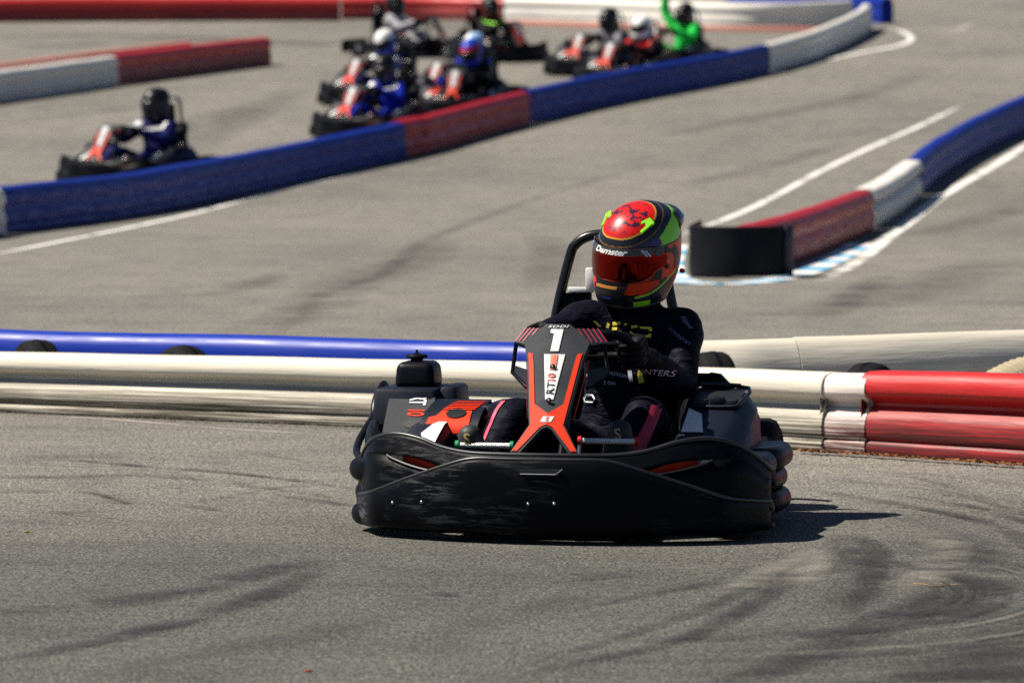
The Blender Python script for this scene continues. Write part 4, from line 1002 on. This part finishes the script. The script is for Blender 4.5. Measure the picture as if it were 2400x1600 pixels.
def glove(parent, ha, grip, tang, m, voxel=0.0045):
    """hand closed round a rim: palm behind the grip, four curled fingers, thumb across"""
    ha, grip, z = Vector(ha), Vector(grip), Vector(tang).normalized()
    x = (ha - grip); x = (x - z * x.dot(z)).normalized(); y = z.cross(x)
    W = lambda a, b, c: grip + x * a + y * b + z * c
    g = [limb([ha + (ha - grip).normalized() * .045, ha, W(.046, .0, 0)], [.037, .034, .030])]
    g.append(ring_loft([(W(.058, 0, -.034), .012, .022, z, x), (W(.050, 0, -.026), .022, .032, z, x), (W(.044, 0, .0), .026, .036, z, x), (W(.050, 0, .028), .022, .032, z, x), (W(.058, 0, .036), .012, .02, z, x)], 14))
    for k, (c, ln, rr) in enumerate(((-.033, .80, .0085), (-.011, .94, .0095), (.011, 1.0, .0097), (.033, .92, .0092))):
        pts = []
        for q in range(7):
            a = -1.15 - q / 6 * 3.3 * ln; rad = .034 - .004 * q / 6
            pts.append(W(rad * math.cos(a) * 1.05, rad * math.sin(a), c))
        g.append(limb([W(.040, -.022, c * .95)] + pts, [rr * 1.15] + [rr * (1.1 - .05 * q) for q in range(7)], 10))
    g.append(limb([W(.050, .020, .03), W(.030, .034, .044), W(.004, .034, .046), W(-.018, .022, .036)], [.013, .012, .0105, .009], 10))
    return fuse('glove', g, voxel, m, 2, 0, parent)

# helmet -----------------------------------------------------------
HSEC = [(.150, .000, .012, .012), (.148, .020, -.012, .036), (.142, .043, -.045, .070), (.130, .067, -.075, .106), (.110, .088, -.102, .140), (.082, .104, -.126, .162), (.045, .115, -.142, .162), (.010, .120, -.150, .156), (-.025, .121, -.153, .153), (-.060, .118, -.157, .146), (-.095, .113, -.163, .131), (-.125, .105, -.159, .109), (-.145, .097, -.147, .090), (-.152, .089, -.131, .078)]
def helmet_geo(nseg=96, nring=64):
    zs = np.linspace(0, 1, nring); T = curve_tab2(HSEC, 30)
    rows = [T[min(len(T) - 1, int(round(t * (len(T) - 1))))] for t in zs]
    v = []
    for (z, hw, yf, yb) in rows:
        cy = (yf + yb) / 2; hy = (yb - yf) / 2
        for k in range(nseg):
            a = 2 * math.pi * k / nseg; c, s = math.sin(a), -math.cos(a)     # a = 0 looks forward (-y)
            e = 0.92
            x = hw * math.copysign(abs(c) ** e, c); y = cy + hy * math.copysign(abs(s) ** e, s)
            v.append(Vector((x, y, z)))
    return v, nring, nseg
def curve_tab2(tab, n):
    a = catmull([(q[0], q[1], q[2]) for q in tab], n); b = catmull([(q[3], 0, 0) for q in tab], n)
    return [(p.x, max(0, p.y), p.z, q.x) for p, q in zip(a, b)]
def blot(p, s, k): return mnoise.noise(Vector((p.x * s, p.y * s, p.z * s + k)))
def race_paint(p):
    """painted design of the leading driver's helmet"""
    blk, red, org = (.010, .010, .016), (.68, .012, .010), (.85, .050, .018)
    pur, grn, gold, nav = (.045, .020, .16), (.26, .75, .02), (.55, .30, .03), (.012, .014, .04)
    d = Vector((p.x / .125, (p.y - .003) / .155, (p.z + .0) / .148)).normalized()
    c1 = Vector((0.0, -.42, .91)).normalized(); ang = math.degrees(math.acos(max(-1, min(1, d.dot(c1)))))
    ang *= 1 - .10 * abs(d.x)
    if ang < 36:
        b1 = blot(p, 62, 1.7) + .55 * blot(p, 120, 4.1) + .45 * blot(p, 25, 8)
        k = sm((b1 - .10) / .16) * sm((34 - ang) / 8) * (0.95 if p.y > -.10 else .8)
        dk = .75 + .25 * sm((p.z - .06) / .05)
        return tuple(a * (1 - k) * dk + b * k for a, b in zip(red, nav))
    if ang < 38: return gold
    if ang < 46: return blk
    if ang < 47.3: return (.22, .12, .02)
    az = math.degrees(math.atan2(p.x, -p.y))
    aa = abs(az)
    if p.z > .035:
        k2 = ang - 6 * sm((aa - 90) / 60)
        if aa > 68 + 8 * sm((.09 - p.z) / .05):
            if k2 < 53: return nav
            if k2 < 54.2: return blk
            if k2 < 75: return grn if p.z > .040 else blk
            if p.z > .088: return org
            return blk
        if 62 < ang < 63.6 or 65 < ang < 66.4: return (.10, .38, .02)
        if ang < 52: return nav
        return pur
    if p.z < -.128: return grn if (aa > 28 and aa < 52) else blk
    low = -.112 + .058 * sm((aa - 30) / 100)
    if abs(p.z - low) < .0035 and aa > 30: return grn
    if p.z < low: return blk if aa < 30 else (.02, .016, .05)
    if aa < 30: return blk if p.z < -.06 else (.02, .02, .03)
    if 34 < aa < 66 and -.112 < p.z < -.066 + .0: return red if (p.z > -.112 + .03 * (aa - 34) / 32) else blk
    if p.z > -.075 and aa > 72 and aa < 128:
        b1 = blot(p, 30, 3.3); return org if b1 > -.22 else blk
    if p.z > -.085: return (.45, .02, .012) if blot(p, 14, 2) > -.1 else blk
    return (.028, .014, .05)
def solid_paint(c1, c2, c3, zc=.03, split=None):
    def fn(p):
        az = abs(math.degrees(math.atan2(p.x, -p.y)))
        if split and split(p): return c3
        return c1 if p.z > zc else c2
    return fn
PAINTM = paint_attr('glossy_helmet_paint')
PAINTF_ = paint_attr('satin_helmet_paint', 0.3, 0.0, 0.34)
VISOR = mat('orange_tint_visor', (0.20, 0.010, 0.006), 0.07, metal=1.0, var=0.2)
VISORB = mat('black_visor', (0.004, 0.004, 0.005), 0.30, spec=0.4)
def make_helmet(parent, paint, main=False, visor=VISORB):
    v, nr, ns = helmet_geo(300 if main else 72, 200 if main else 48)
    f = grid_faces(nr, ns, closed_v=True)
    # opening for the eyes stays closed by the visor; the shell is one surface with a neck hole
    me = bpy.data.meshes.new('helmet'); me.from_pydata([tuple(p) for p in v], [], f); me.update()
    if me.polygons[len(me.polygons) // 2].normal.dot(me.polygons[len(me.polygons) // 2].center) < 0: me.flip_normals()
    ca = me.color_attributes.new('paint', 'FLOAT_COLOR', 'POINT')
    for i, p in enumerate(v): ca.data[i].color = (*paint(p), 1)
    h = link('helmet', me, PAINTM if main else PAINTF_, parent)
    sd_ = h.modifiers.new('solid', 'SOLIDIFY'); sd_.thickness = 0.012; sd_.offset = -1
    T = curve_tab2(HSEC, 8)
    def surf(az, z, off):
        zz = [t[0] for t in T][::-1]
        hw = float(np.interp(z, zz, [t[1] for t in T][::-1])); yf = float(np.interp(z, zz, [t[2] for t in T][::-1])); yb = float(np.interp(z, zz, [t[3] for t in T][::-1]))
        cy, hy = (yf + yb) / 2, (yb - yf) / 2; a = R(az); c, s = math.sin(a), -math.cos(a)
        return Vector(((hw + off) * math.copysign(abs(c) ** .92, c), cy + (hy + off) * math.copysign(abs(s) ** .92, s), z))
    # visor
    na, nz_ = (49, 13) if main else (21, 6)
    vv = []
    for i in range(na):
        az = -84 + 168 * i / (na - 1); k = abs(az) / 84
        z0, z1 = -.060 + .038 * sm((k - .45) / .55), .046 - .028 * sm((k - .7) / .3)
        for j in range(nz_): vv.append(surf(az, z0 + (z1 - z0) * j / (nz_ - 1), .0045 + .002 * math.sin(math.pi * j / (nz_ - 1))))
    vis = mesh('visor', vv, [tuple(reversed(q)) for q in grid_faces(na, nz_)], visor, h, True, solid=0.003)
    if main:
        # dark sun strip with lettering
        st = sheet('visor_strip', [(-76, .024), (-76, .045), (76, .045), (76, .024)], lambda u, q, hh: surf(u, q - .004 * sm((abs(u) - 40) / 36), .009 + hh), 0.0015, mat('grey_strip', (.045, .047, .05), .35), h, cu=[-76 + 152 * k / 38 for k in range(1, 38)])
        bm = cuts(text_bm('Damster', 0.029, 0.35, space=0.95, bold=0.0009), 20, 2)
        lay('lettering', bm, lambda u, q, hh: surf(u * 500 - 2, .0330 + q * .86, .0108 + hh), 0.001, WHITEV, st, 0.0)
        for s in (-1, 1):
            sheet('strip_slash', [(s * 50, .020), (s * 53, .020), (s * 46, .040), (s * 43, .040)], lambda u, q, hh: surf(u, q, .011 + hh), 0.001, GREYW, st)
            sheet('strip_slash', [(s * 55, .018), (s * 58, .018), (s * 51, .038), (s * 48, .038)], lambda u, q, hh: surf(u, q, .011 + hh), 0.001, GREYW, st)
            c = surf(s * 68, .026, .010)
            pv = lathe('visor_pivot', [(0, .0001), (0, .012), (.004, .012), (.004, .009), (.002, .008), (.002, .005), (.005, .004), (.005, .0001)], mat('grey_pivot', (.12, .12, .13), .35), h, 18, 'z')
            nrm = (surf(s * 68, .026, .05) - c).normalized(); pv.location = c; pv.rotation_euler = nrm.to_track_quat('Z', 'Y').to_euler()
            c = surf(s * 84, -.03, .004)
            bt = lathe('side_button', [(0, .0001), (0, .008), (.004, .007), (.004, .0001)], BLACKV, h, 14, 'z'); nrm = (surf(s * 84, -.03, .05) - c).normalized(); bt.location = c; bt.rotation_euler = nrm.to_track_quat('Z', 'Y').to_euler()
            # roof vents: lime A shaped scoops
            cm = Matrix.Translation((s * .068, -.062, .104)) @ Matrix.Rotation(s * R(32), 4, 'Y') @ Matrix.Rotation(R(24), 4, 'X') @ Matrix.Rotation(s * R(-8), 4, 'Z')
            for (ax_, bx_) in (((-.006, .028), (-.018, -.026)), ((.006, .028), (.016, -.026))):
                bm = bmesh.new()
                pts = [(ax_[0] - .006, ax_[1], .0), (ax_[0] + .006, ax_[1], 0), (bx_[0] + .006, bx_[1], 0), (bx_[0] - .005, bx_[1], 0)]
                bot = [bm.verts.new(cm @ Vector((p[0], p[1], -.006))) for p in pts]; top = [bm.verts.new(cm @ Vector((p[0] * .9, p[1], .010 if i < 2 else .004))) for i, p in enumerate(pts)]
                bm.faces.new(top); bm.faces.new(bot[::-1])
                for i in range(4): bm.faces.new((bot[i], bot[(i + 1) % 4], top[(i + 1) % 4], top[i]))
                bmesh.ops.bevel(bm, geom=list(bm.edges), offset=.0015, segments=1, affect='EDGES')
                from_bm('roof_vent', bm, NEON, h, True, 30)
            bm = bmesh.new(); pts = [(-.010, .004, .007), (.010, .004, .007), (.012, .028, .011), (-.012, .028, .011)]
            bm.faces.new([bm.verts.new(cm @ Vector(p)) for p in pts]); r_ = bmesh.ops.extrude_face_region(bm, geom=list(bm.faces)); bmesh.ops.translate(bm, verts=[g for g in r_['geom'] if isinstance(g, bmesh.types.BMVert)], vec=(0, 0, -.006)); from_bm('roof_vent', bm, NEON, h, False)
            sheet('cheek_panel', [(s * 22, -.100), (s * 30, -.066), (s * 62, -.066), (s * 70, -.080), (s * 40, -.104)], lambda u, q, hh: surf(u, q, .001 + hh), 0.0015, ORANGE, h, cu=[s * q for q in range(24, 70, 6)], cv=(-.09, -.08))
        # chin vent
        vb = sheet('chin_vent', [(-24, -.135), (-26, -.075), (26, -.075), (24, -.135)], lambda u, q, hh: surf(u, q, .001 + hh), 0.010, BLACKV, h, cu=range(-20, 24, 5), cv=(-.12, -.105, -.09))
        sheet('vent_bar', [(-18, -.082), (-18, -.074), (14, -.074), (14, -.082)], lambda u, q, hh: surf(u, q, .0115 + hh), 0.003, mat('copper_bar', (.5, .20, .03), .3), vb, cu=range(-15, 15, 5))
        sheet('vent_badge', [(-8, -.118), (-8, -.112), (6, -.112), (6, -.118)], lambda u, q, hh: surf(u, q, .0115 + hh), 0.001, mat('blue_badge', (.01, .05, .30), .4), vb)
        # bottom trim and rear spoiler
        tube('neck_trim', [surf(a, -.150, .001) for a in range(-180, 181, 10)], 0.005, BLACKV, h, 8)
        sp = []
        for i in range(25):
            a = 180 - 62 + 124 * i / 24; k = 1 - abs(2 * i / 24 - 1) ** 3
            sp += [surf(a, .112, .001), surf(a, .108, .014 * k + .002), surf(a, .088, .020 * k + .002), surf(a, .072, .012 * k + .002), surf(a, .060, .0)]
        mesh('spoiler_edge', sp, grid_faces(25, 5), mat('dark_spoiler', (.012, .012, .02), .25, coat=1.0), h, True, solid=0.002)
        kb = lathe('strap_button', [(0, .0001), (0, .008), (.010, .007), (.014, .004), (.014, .0001)], REDP, h, 12, 'x', (.104, .085, -.075))
    return h

SUIT = cloth('dark_navy_suit', (0.0042, 0.0040, 0.011), 0.25, 0.6)
GLV = mat('black_glove_leather', (0.004, 0.004, 0.006), 0.55, spec=0.1, bump=0.3, bscale=120)
SHOEM = mat('black_shoe', (0.018, 0.017, 0.016), 0.6)
CRIM = mat('crimson_cloth', (0.40, 0.012, 0.05), 0.6)

def place(px, py, yaw):
    """ground spot for a kart whose nose foot (0, .14, .25) is seen at px, py"""
    d = (FW * FPX + Vector((1, 0, 0)) * (px - 1200) + UP * (800 - py)).normalized(); o = Vector((0, 0, CAM_H))
    lo, t = 5.0, 5.0
    while t < 400:
        p = o + d * t
        if p.z - gz(p.y) - .25 < 0: break
        lo = t; t += .25
    hi = t
    for _ in range(30):
        m_ = (lo + hi) / 2; p = o + d * m_
        if p.z - gz(p.y) - .25 > 0: lo = m_
        else: hi = m_
    p = o + d * lo
    q = Vector((p.x, p.y, 0)) - Matrix.Rotation(-yaw, 3, 'Z') @ Vector((0, .14, 0))
    return q
def pose(o, q, yaw):
    """stand an object at q on the sloping ground, turned by yaw"""
    sl = math.atan((gz(q.y + .5) - gz(q.y - .5)))
    o.matrix_world = Matrix.Translation((q.x, q.y, gz(q.y))) @ Matrix.Rotation(sl, 4, 'X') @ Matrix.Rotation(-yaw, 4, 'Z')

# ---- the leading kart
YAW = R(12)
k0 = empty('racing_kart')
build_kart(k0, True)
K0 = at(1255, 1278)
pose(k0, K0, YAW)
tag(k0, 'black kart with orange trimmed nose and number 1, nearest the camera', 'kart', 'racing karts')

J = dict(pelvis=(.06, 1.06, .17), chest=(.095, 1.06, .485), neck=(.11, 1.03, .635), sh_l=(-.055, 1.00, .585), sh_r=(.235, 1.02, .565), el_l=(-.135, .80, .540), ha_l=(-.085, .60, .545), el_r=(.262, .86, .405), ha_r=(.192, .61, .500),
         hip_l=(-.03, 1.0, .155), hip_r=(.14, 1.0, .155), kn_l=(-.195, .64, .315), kn_r=(.195, .64, .32), an_l=(-.255, .42, .165), an_r=(.150, .43, .17))
p0 = fuse('person', body_geo(J), 0.0105, SUIT, 4, 0.006)
pose(p0, K0, YAW)
tag(p0, 'driver in dark navy suit and red crowned lime green helmet steering the nearest kart', 'person', 'kart drivers')
BV = bvh_of(p0)
for s, an, toe in ((-1, (-.255, .41, .15), (-.268, .355, .285)), (1, (.150, .42, .16), (.172, .375, .305))):
    sh_ = shoe(p0, an, toe, SHOEM)
    sb = bvh_of(sh_)
    bm = cuts(text_bm('S', 0.045, -0.1, bold=0.001), 6, 6)
    for q in bm.verts: q.co.x += toe[0]; q.co.y += toe[2] - .012
    print_on('shoe_print', bm, sb, GOLD, sh_, 0.002)
rimL, rimR = (-.095, .545, .530), (.168, .545, .515)
glove(p0, J['ha_l'], rimL, (-.15, -.8, .5), GLV)
glove(p0, J['ha_r'], rimR, (-.1, -.3, 1), GLV)
# crimson stripes down the outer legs, suit print
def stripe(pts, wd, m, name='leg_stripe', lift=.006, maxd=9):
    P = catmull([(a, b, 0) for a, b in pts], 10); bm = bmesh.new(); rows = []
    for i, p in enumerate(P):
        d = (P[min(i + 1, len(P) - 1)] - P[max(i - 1, 0)]).normalized(); nn = Vector((-d.y, d.x, 0))
        ww = wd[0] + (wd[1] - wd[0]) * i / (len(P) - 1) if isinstance(wd, tuple) else wd
        rows.append([bm.verts.new((p + nn * ww * (k / 4 - .5))[:2] + (0,)) for k in range(5)])
    for a, b in zip(rows, rows[1:]):
        for k in range(4): bm.faces.new((a[k], a[k + 1], b[k + 1], b[k]))
    return print_on(name, bm, BV, m, p0, lift, maxd=maxd)
stripe([(.236, .362), (.232, .325), (.214, .27), (.192, .205)], (.026, .034), CRIM, maxd=.70)
stripe([(-.215, .378), (-.236, .345), (-.249, .30), (-.2585, .25), (-.262, .21)], .010, PINK)
# chest letters: stencil cut, as the photograph shows them
def block(poly, m=YELL): print_on('chest_letter', patch(poly, 3), BV, m, p0, .003)
def cpx(x, y):                                   # print layout: 280 px wide photo area over the chest
    return (-.020 + (x - 1403) * .001305, .590 - (y - 757) * .001295)
for poly in ([(1403, 757), (1410, 759), (1422, 771), (1414, 772)], [(1431, 774), (1434, 762), (1440, 766), (1437, 776)], [(1445, 761), (1463, 760), (1463, 767), (1446, 769)], [(1445, 773), (1456, 773), (1457, 779), (1445, 780)],
             [(1449, 784), (1463, 784), (1463, 788), (1453, 790)], [(1472, 764), (1480, 764), (1478, 769), (1472, 769)], [(1489, 769), (1502, 768), (1504, 773), (1496, 774), (1490, 776)], [(1508, 771), (1534, 772), (1537, 777), (1536, 782), (1530, 782), (1528, 777), (1510, 776)],
             [(1487, 781), (1492, 783), (1496, 787), (1515, 789), (1515, 794), (1496, 793), (1489, 789)], [(1521, 791), (1528, 790), (1530, 787), (1536, 787), (1535, 796), (1521, 796)]):
    block([cpx(*q) for q in poly])
stripe([(.088, .482), (.094, .46), (.092, .44), (.098, .408)], .012, mat('silver_cloth', (.55, .55, .62), .5), 'suit_stripe')
stripe([(.125, .47), (.128, .45), (.124, .43), (.128, .405)], .016, YELL, 'suit_stripe')
for s_, cx, cz, sz, sh2, m_, rot in (('Alpino', .262, .588, .018, .4, mat('lilac_print', (.20, .20, .36), .5), -48), ('MOTORSPORT', .245, .546, .013, 0, mat('lilac_print', (.20, .20, .36), .5), -32), ('WINTERS', .215, .455, .026, .3, mat('pinkish_print', (.75, .55, .68), .5), -9), ('RACEWEAR', -.02, .425, .012, 0, GREYW, 8), ('MOTION', .055, .428, .015, 0, GREYW, -10), ('S ON', .03, .402, .016, 0, GREYW, -4)):
    bm = cuts(text_bm(s_, sz, sh2), 10, 3)
    M2 = Matrix.Rotation(R(rot), 4, 'Z')
    for q in bm.verts: q.co = M2 @ q.co; q.co.x += cx; q.co.y += cz
    print_on('suit_print', bm, BV, m_, p0, .003)
# buckle of the lap belt: the belt belongs to the kart
bk = [(-.062, .352), (-.050, .362), (-.026, .362), (-.018, .352), (-.024, .340), (-.056, .340), (-.062, .352)]
pts = []
for a, b in bk:
    hit = BV.ray_cast(Vector((a, -2, b)), Vector((0, 1, 0))); pts.append((hit[0] if hit[0] else Vector((a, .95, b))) - Vector((0, .006, 0)))
tube('belt_buckle', pts, .004, STEEL, k0, 8)
# helmet, turned to the driver's right and dipped
h0 = make_helmet(p0, race_paint, True, VISOR)
h0.scale = (.955, .955, .955); h0.location = (.106, 1.00, .802); h0.rotation_euler = (R(13), R(8), R(-23))

# ---- the pack behind
kb = empty('racing_kart'); build_kart(kb, False)
def bg_joints(lean=0.0, fwd=0.0, arm=None):
    J = dict(pelvis=(.05, 1.06, .17), chest=(.05 + lean, 1.05 - fwd, .48), neck=(.05 + lean * 1.3, 1.02 - fwd * 1.4, .63), sh_l=(-.115 + lean, 1.0 - fwd, .565), sh_r=(.215 + lean, 1.0 - fwd, .565), el_l=(-.20 + lean * .5, .80, .44), ha_l=(-.125, .575, .53), el_r=(.30 + lean * .5, .80, .44), ha_r=(.165, .575, .53),
             hip_l=(-.04, 1.0, .155), hip_r=(.14, 1.0, .155), kn_l=(-.18, .64, .32), kn_r=(.25, .64, .32), an_l=(-.235, .43, .16), an_r=(.20, .43, .16))
    if arm == 'up': J.update(el_l=(-.25, .98, .80), ha_l=(-.24, .95, 1.05))
    return J
POSES = {'sit': bg_joints(), 'lean': bg_joints(-.05, .06), 'wave': bg_joints(.02, .0, 'up')}
BODY = {}
for nm, jj in POSES.items():
    o = fuse('person', body_geo(jj, 1.15, 1.4 if nm == 'wave' else 1.15), 0.017, SUIT, 3, 0.006)
    for an, toe in (((-.235, .42, .15), (-.24, .36, .28)), ((.20, .42, .15), (.205, .36, .28))): shoe(o, an, toe, SHOEM)
    for ha, rim_, tg in ((jj['ha_l'], (-.13, .52, .53) if nm != 'wave' else (-.235, .93, 1.12), (0, .3, 1)), (jj['ha_r'], (.17, .52, .53), (0, .3, 1))):
        glove(o, ha, rim_, tg, GLV, 0.008)
    BODY[nm] = o
HELM = {}
def helm_variant(key, paint):
    if key not in HELM:
        e = empty('tmp'); h = make_helmet(e, paint, False, VISORB); h.parent = None; bpy.data.objects.remove(e); HELM[key] = h
    return HELM[key]
CBLUE = cloth('royal_blue_suit', (0.006, 0.018, 0.30)); CNAVY = cloth('deep_blue_suit', (0.010, 0.013, 0.09)); CGREY = cloth('light_grey_suit', (0.22, 0.21, 0.23)); CBLK = cloth('black_suit', (0.012, 0.012, 0.014))
CGRN = cloth('bright_green_suit', (0.02, 0.52, 0.07)); CSIL = cloth('white_grey_suit', (0.42, 0.41, 0.44)); CBLR = cloth('black_red_suit', (0.03, 0.010, 0.012))
blk, wht, blu, navy, red_, grn_, gry = (.010, .010, .013), (.78, .78, .76), (.01, .04, .38), (.012, .018, .09), (.5, .01, .015), (.10, .42, .06), (.35, .35, .37)
LIME = mat('lime_patch', (.28, .80, .02), .5)
PACK = [  # nose foot in the photograph, yaw, pose, suit, helmet key and paint, kart label, driver label, patch material
 ((223, 378), 36, 'sit', CNAVY, ('black', solid_paint(blk, blk, blk)), 'lone dark kart behind the long blue barrier on the left', 'driver in deep blue suit and black helmet alone on the left', WHITEV),
 ((807, 276), 36, 'lean', CBLUE, ('navy', solid_paint(blk, navy, wht, .03, lambda p: p.x < -.08 and .04 < p.z < .09)), 'kart leading the pack, lowest of the cluster at its left', 'driver in royal blue suit and dark helmet leading the pack', WHITEV),
 ((817, 203), 36, 'lean', CNAVY, ('whiteblue', solid_paint(wht, blu, wht, .02)), 'kart just behind the pack leader on the left', 'driver with white topped blue helmet behind the pack leader', WHITEV),
 ((1058, 233), 18, 'lean', CBLK, ('redblue', solid_paint(blu, blu, red_, .03, lambda p: abs(p.z - .055) < .03 and p.y < .02)), 'kart right above the dull red barrier', 'driver in black with red and blue helmet above the dull red barrier', None),
 ((1007, 212), 36, 'sit', CBLUE, ('bluewhite', solid_paint((.30, .50, .75), blu, wht, .02, lambda p: p.x < .01 and p.z > .07)), 'kart in the middle of the cluster, second nose from the dull red barrier', 'driver in blue suit and pale blue helmet in the middle of the cluster', None),
 ((1043, 95), -66, 'sit', CSIL, ('greentop', solid_paint(blk, blk, grn_, .03, lambda p: p.z > .115)), 'kart turned to the right at the far left of the pack', 'driver in white and grey suit with dark helmet facing right', None),
 ((1226, 107), -38, 'sit', CBLK, ('blackred', solid_paint(blk, (.08, .01, .012), blk)), 'kart turned to the right below the far white barrier', 'driver in black with lime green shoulders facing right', LIME),
 ((1345, 138), 32, 'sit', CGREY, ('black', None), 'kart left of the white helmeted driver', 'driver in light grey suit and black helmet right of centre', None),
 ((1416, 161), 34, 'sit', CBLR, ('white', solid_paint(wht, wht, blk, .03, lambda p: abs(p.z + .005) < .02 and p.y < 0)), 'kart just above the right dark blue barrier', 'driver with plain white helmet and black suit', REDV),
 ((1520, 122), 34, 'wave', CGRN, ('black', None), 'kart farthest right in the pack', 'driver in bright green suit raising an arm', None),
]
BVB = {k: bvh_of(o) for k, o in BODY.items()}
first = True; used = set()
for (px, py), yw, ps, suit, (hk, hp_), klabel, dlabel, pm in PACK:
    yaw = R(yw); q = place(px, py, yaw)
    kk = kb if first else copy_tree(kb); first = False
    pose(kk, q, yaw); tag(kk, klabel, 'kart', 'racing karts')
    d = copy_tree(BODY[ps], None, {'dark_navy_suit': suit}); pose(d, q, yaw)
    tag(d, dlabel, 'person', 'kart drivers')
    hsrc = helm_variant(hk, hp_)
    hh = copy_tree(hsrc, d); jj = POSES[ps]; nk = Vector(jj['neck'])
    hh.location = nk + Vector((0, -.03, .155)); hh.rotation_euler = (R(8 if ps != 'lean' else 20), R(0 if ps != 'lean' else -8), 0)
    if pm:
        for sx in (-1, 1):
            c = Vector(jj['sh_l' if sx < 0 else 'sh_r']); bm = patch([(c.x - .035, c.z - .03), (c.x + .035, c.z - .03), (c.x + .035, c.z + .045), (c.x - .035, c.z + .045)], 5)
            print_on('shoulder_patch', bm, BVB[ps], pm, d, .004)
for o in list(BODY.values()) + list(HELM.values()):
    for ch in list(o.children_recursive): bpy.data.objects.remove(ch)
    bpy.data.objects.remove(o)
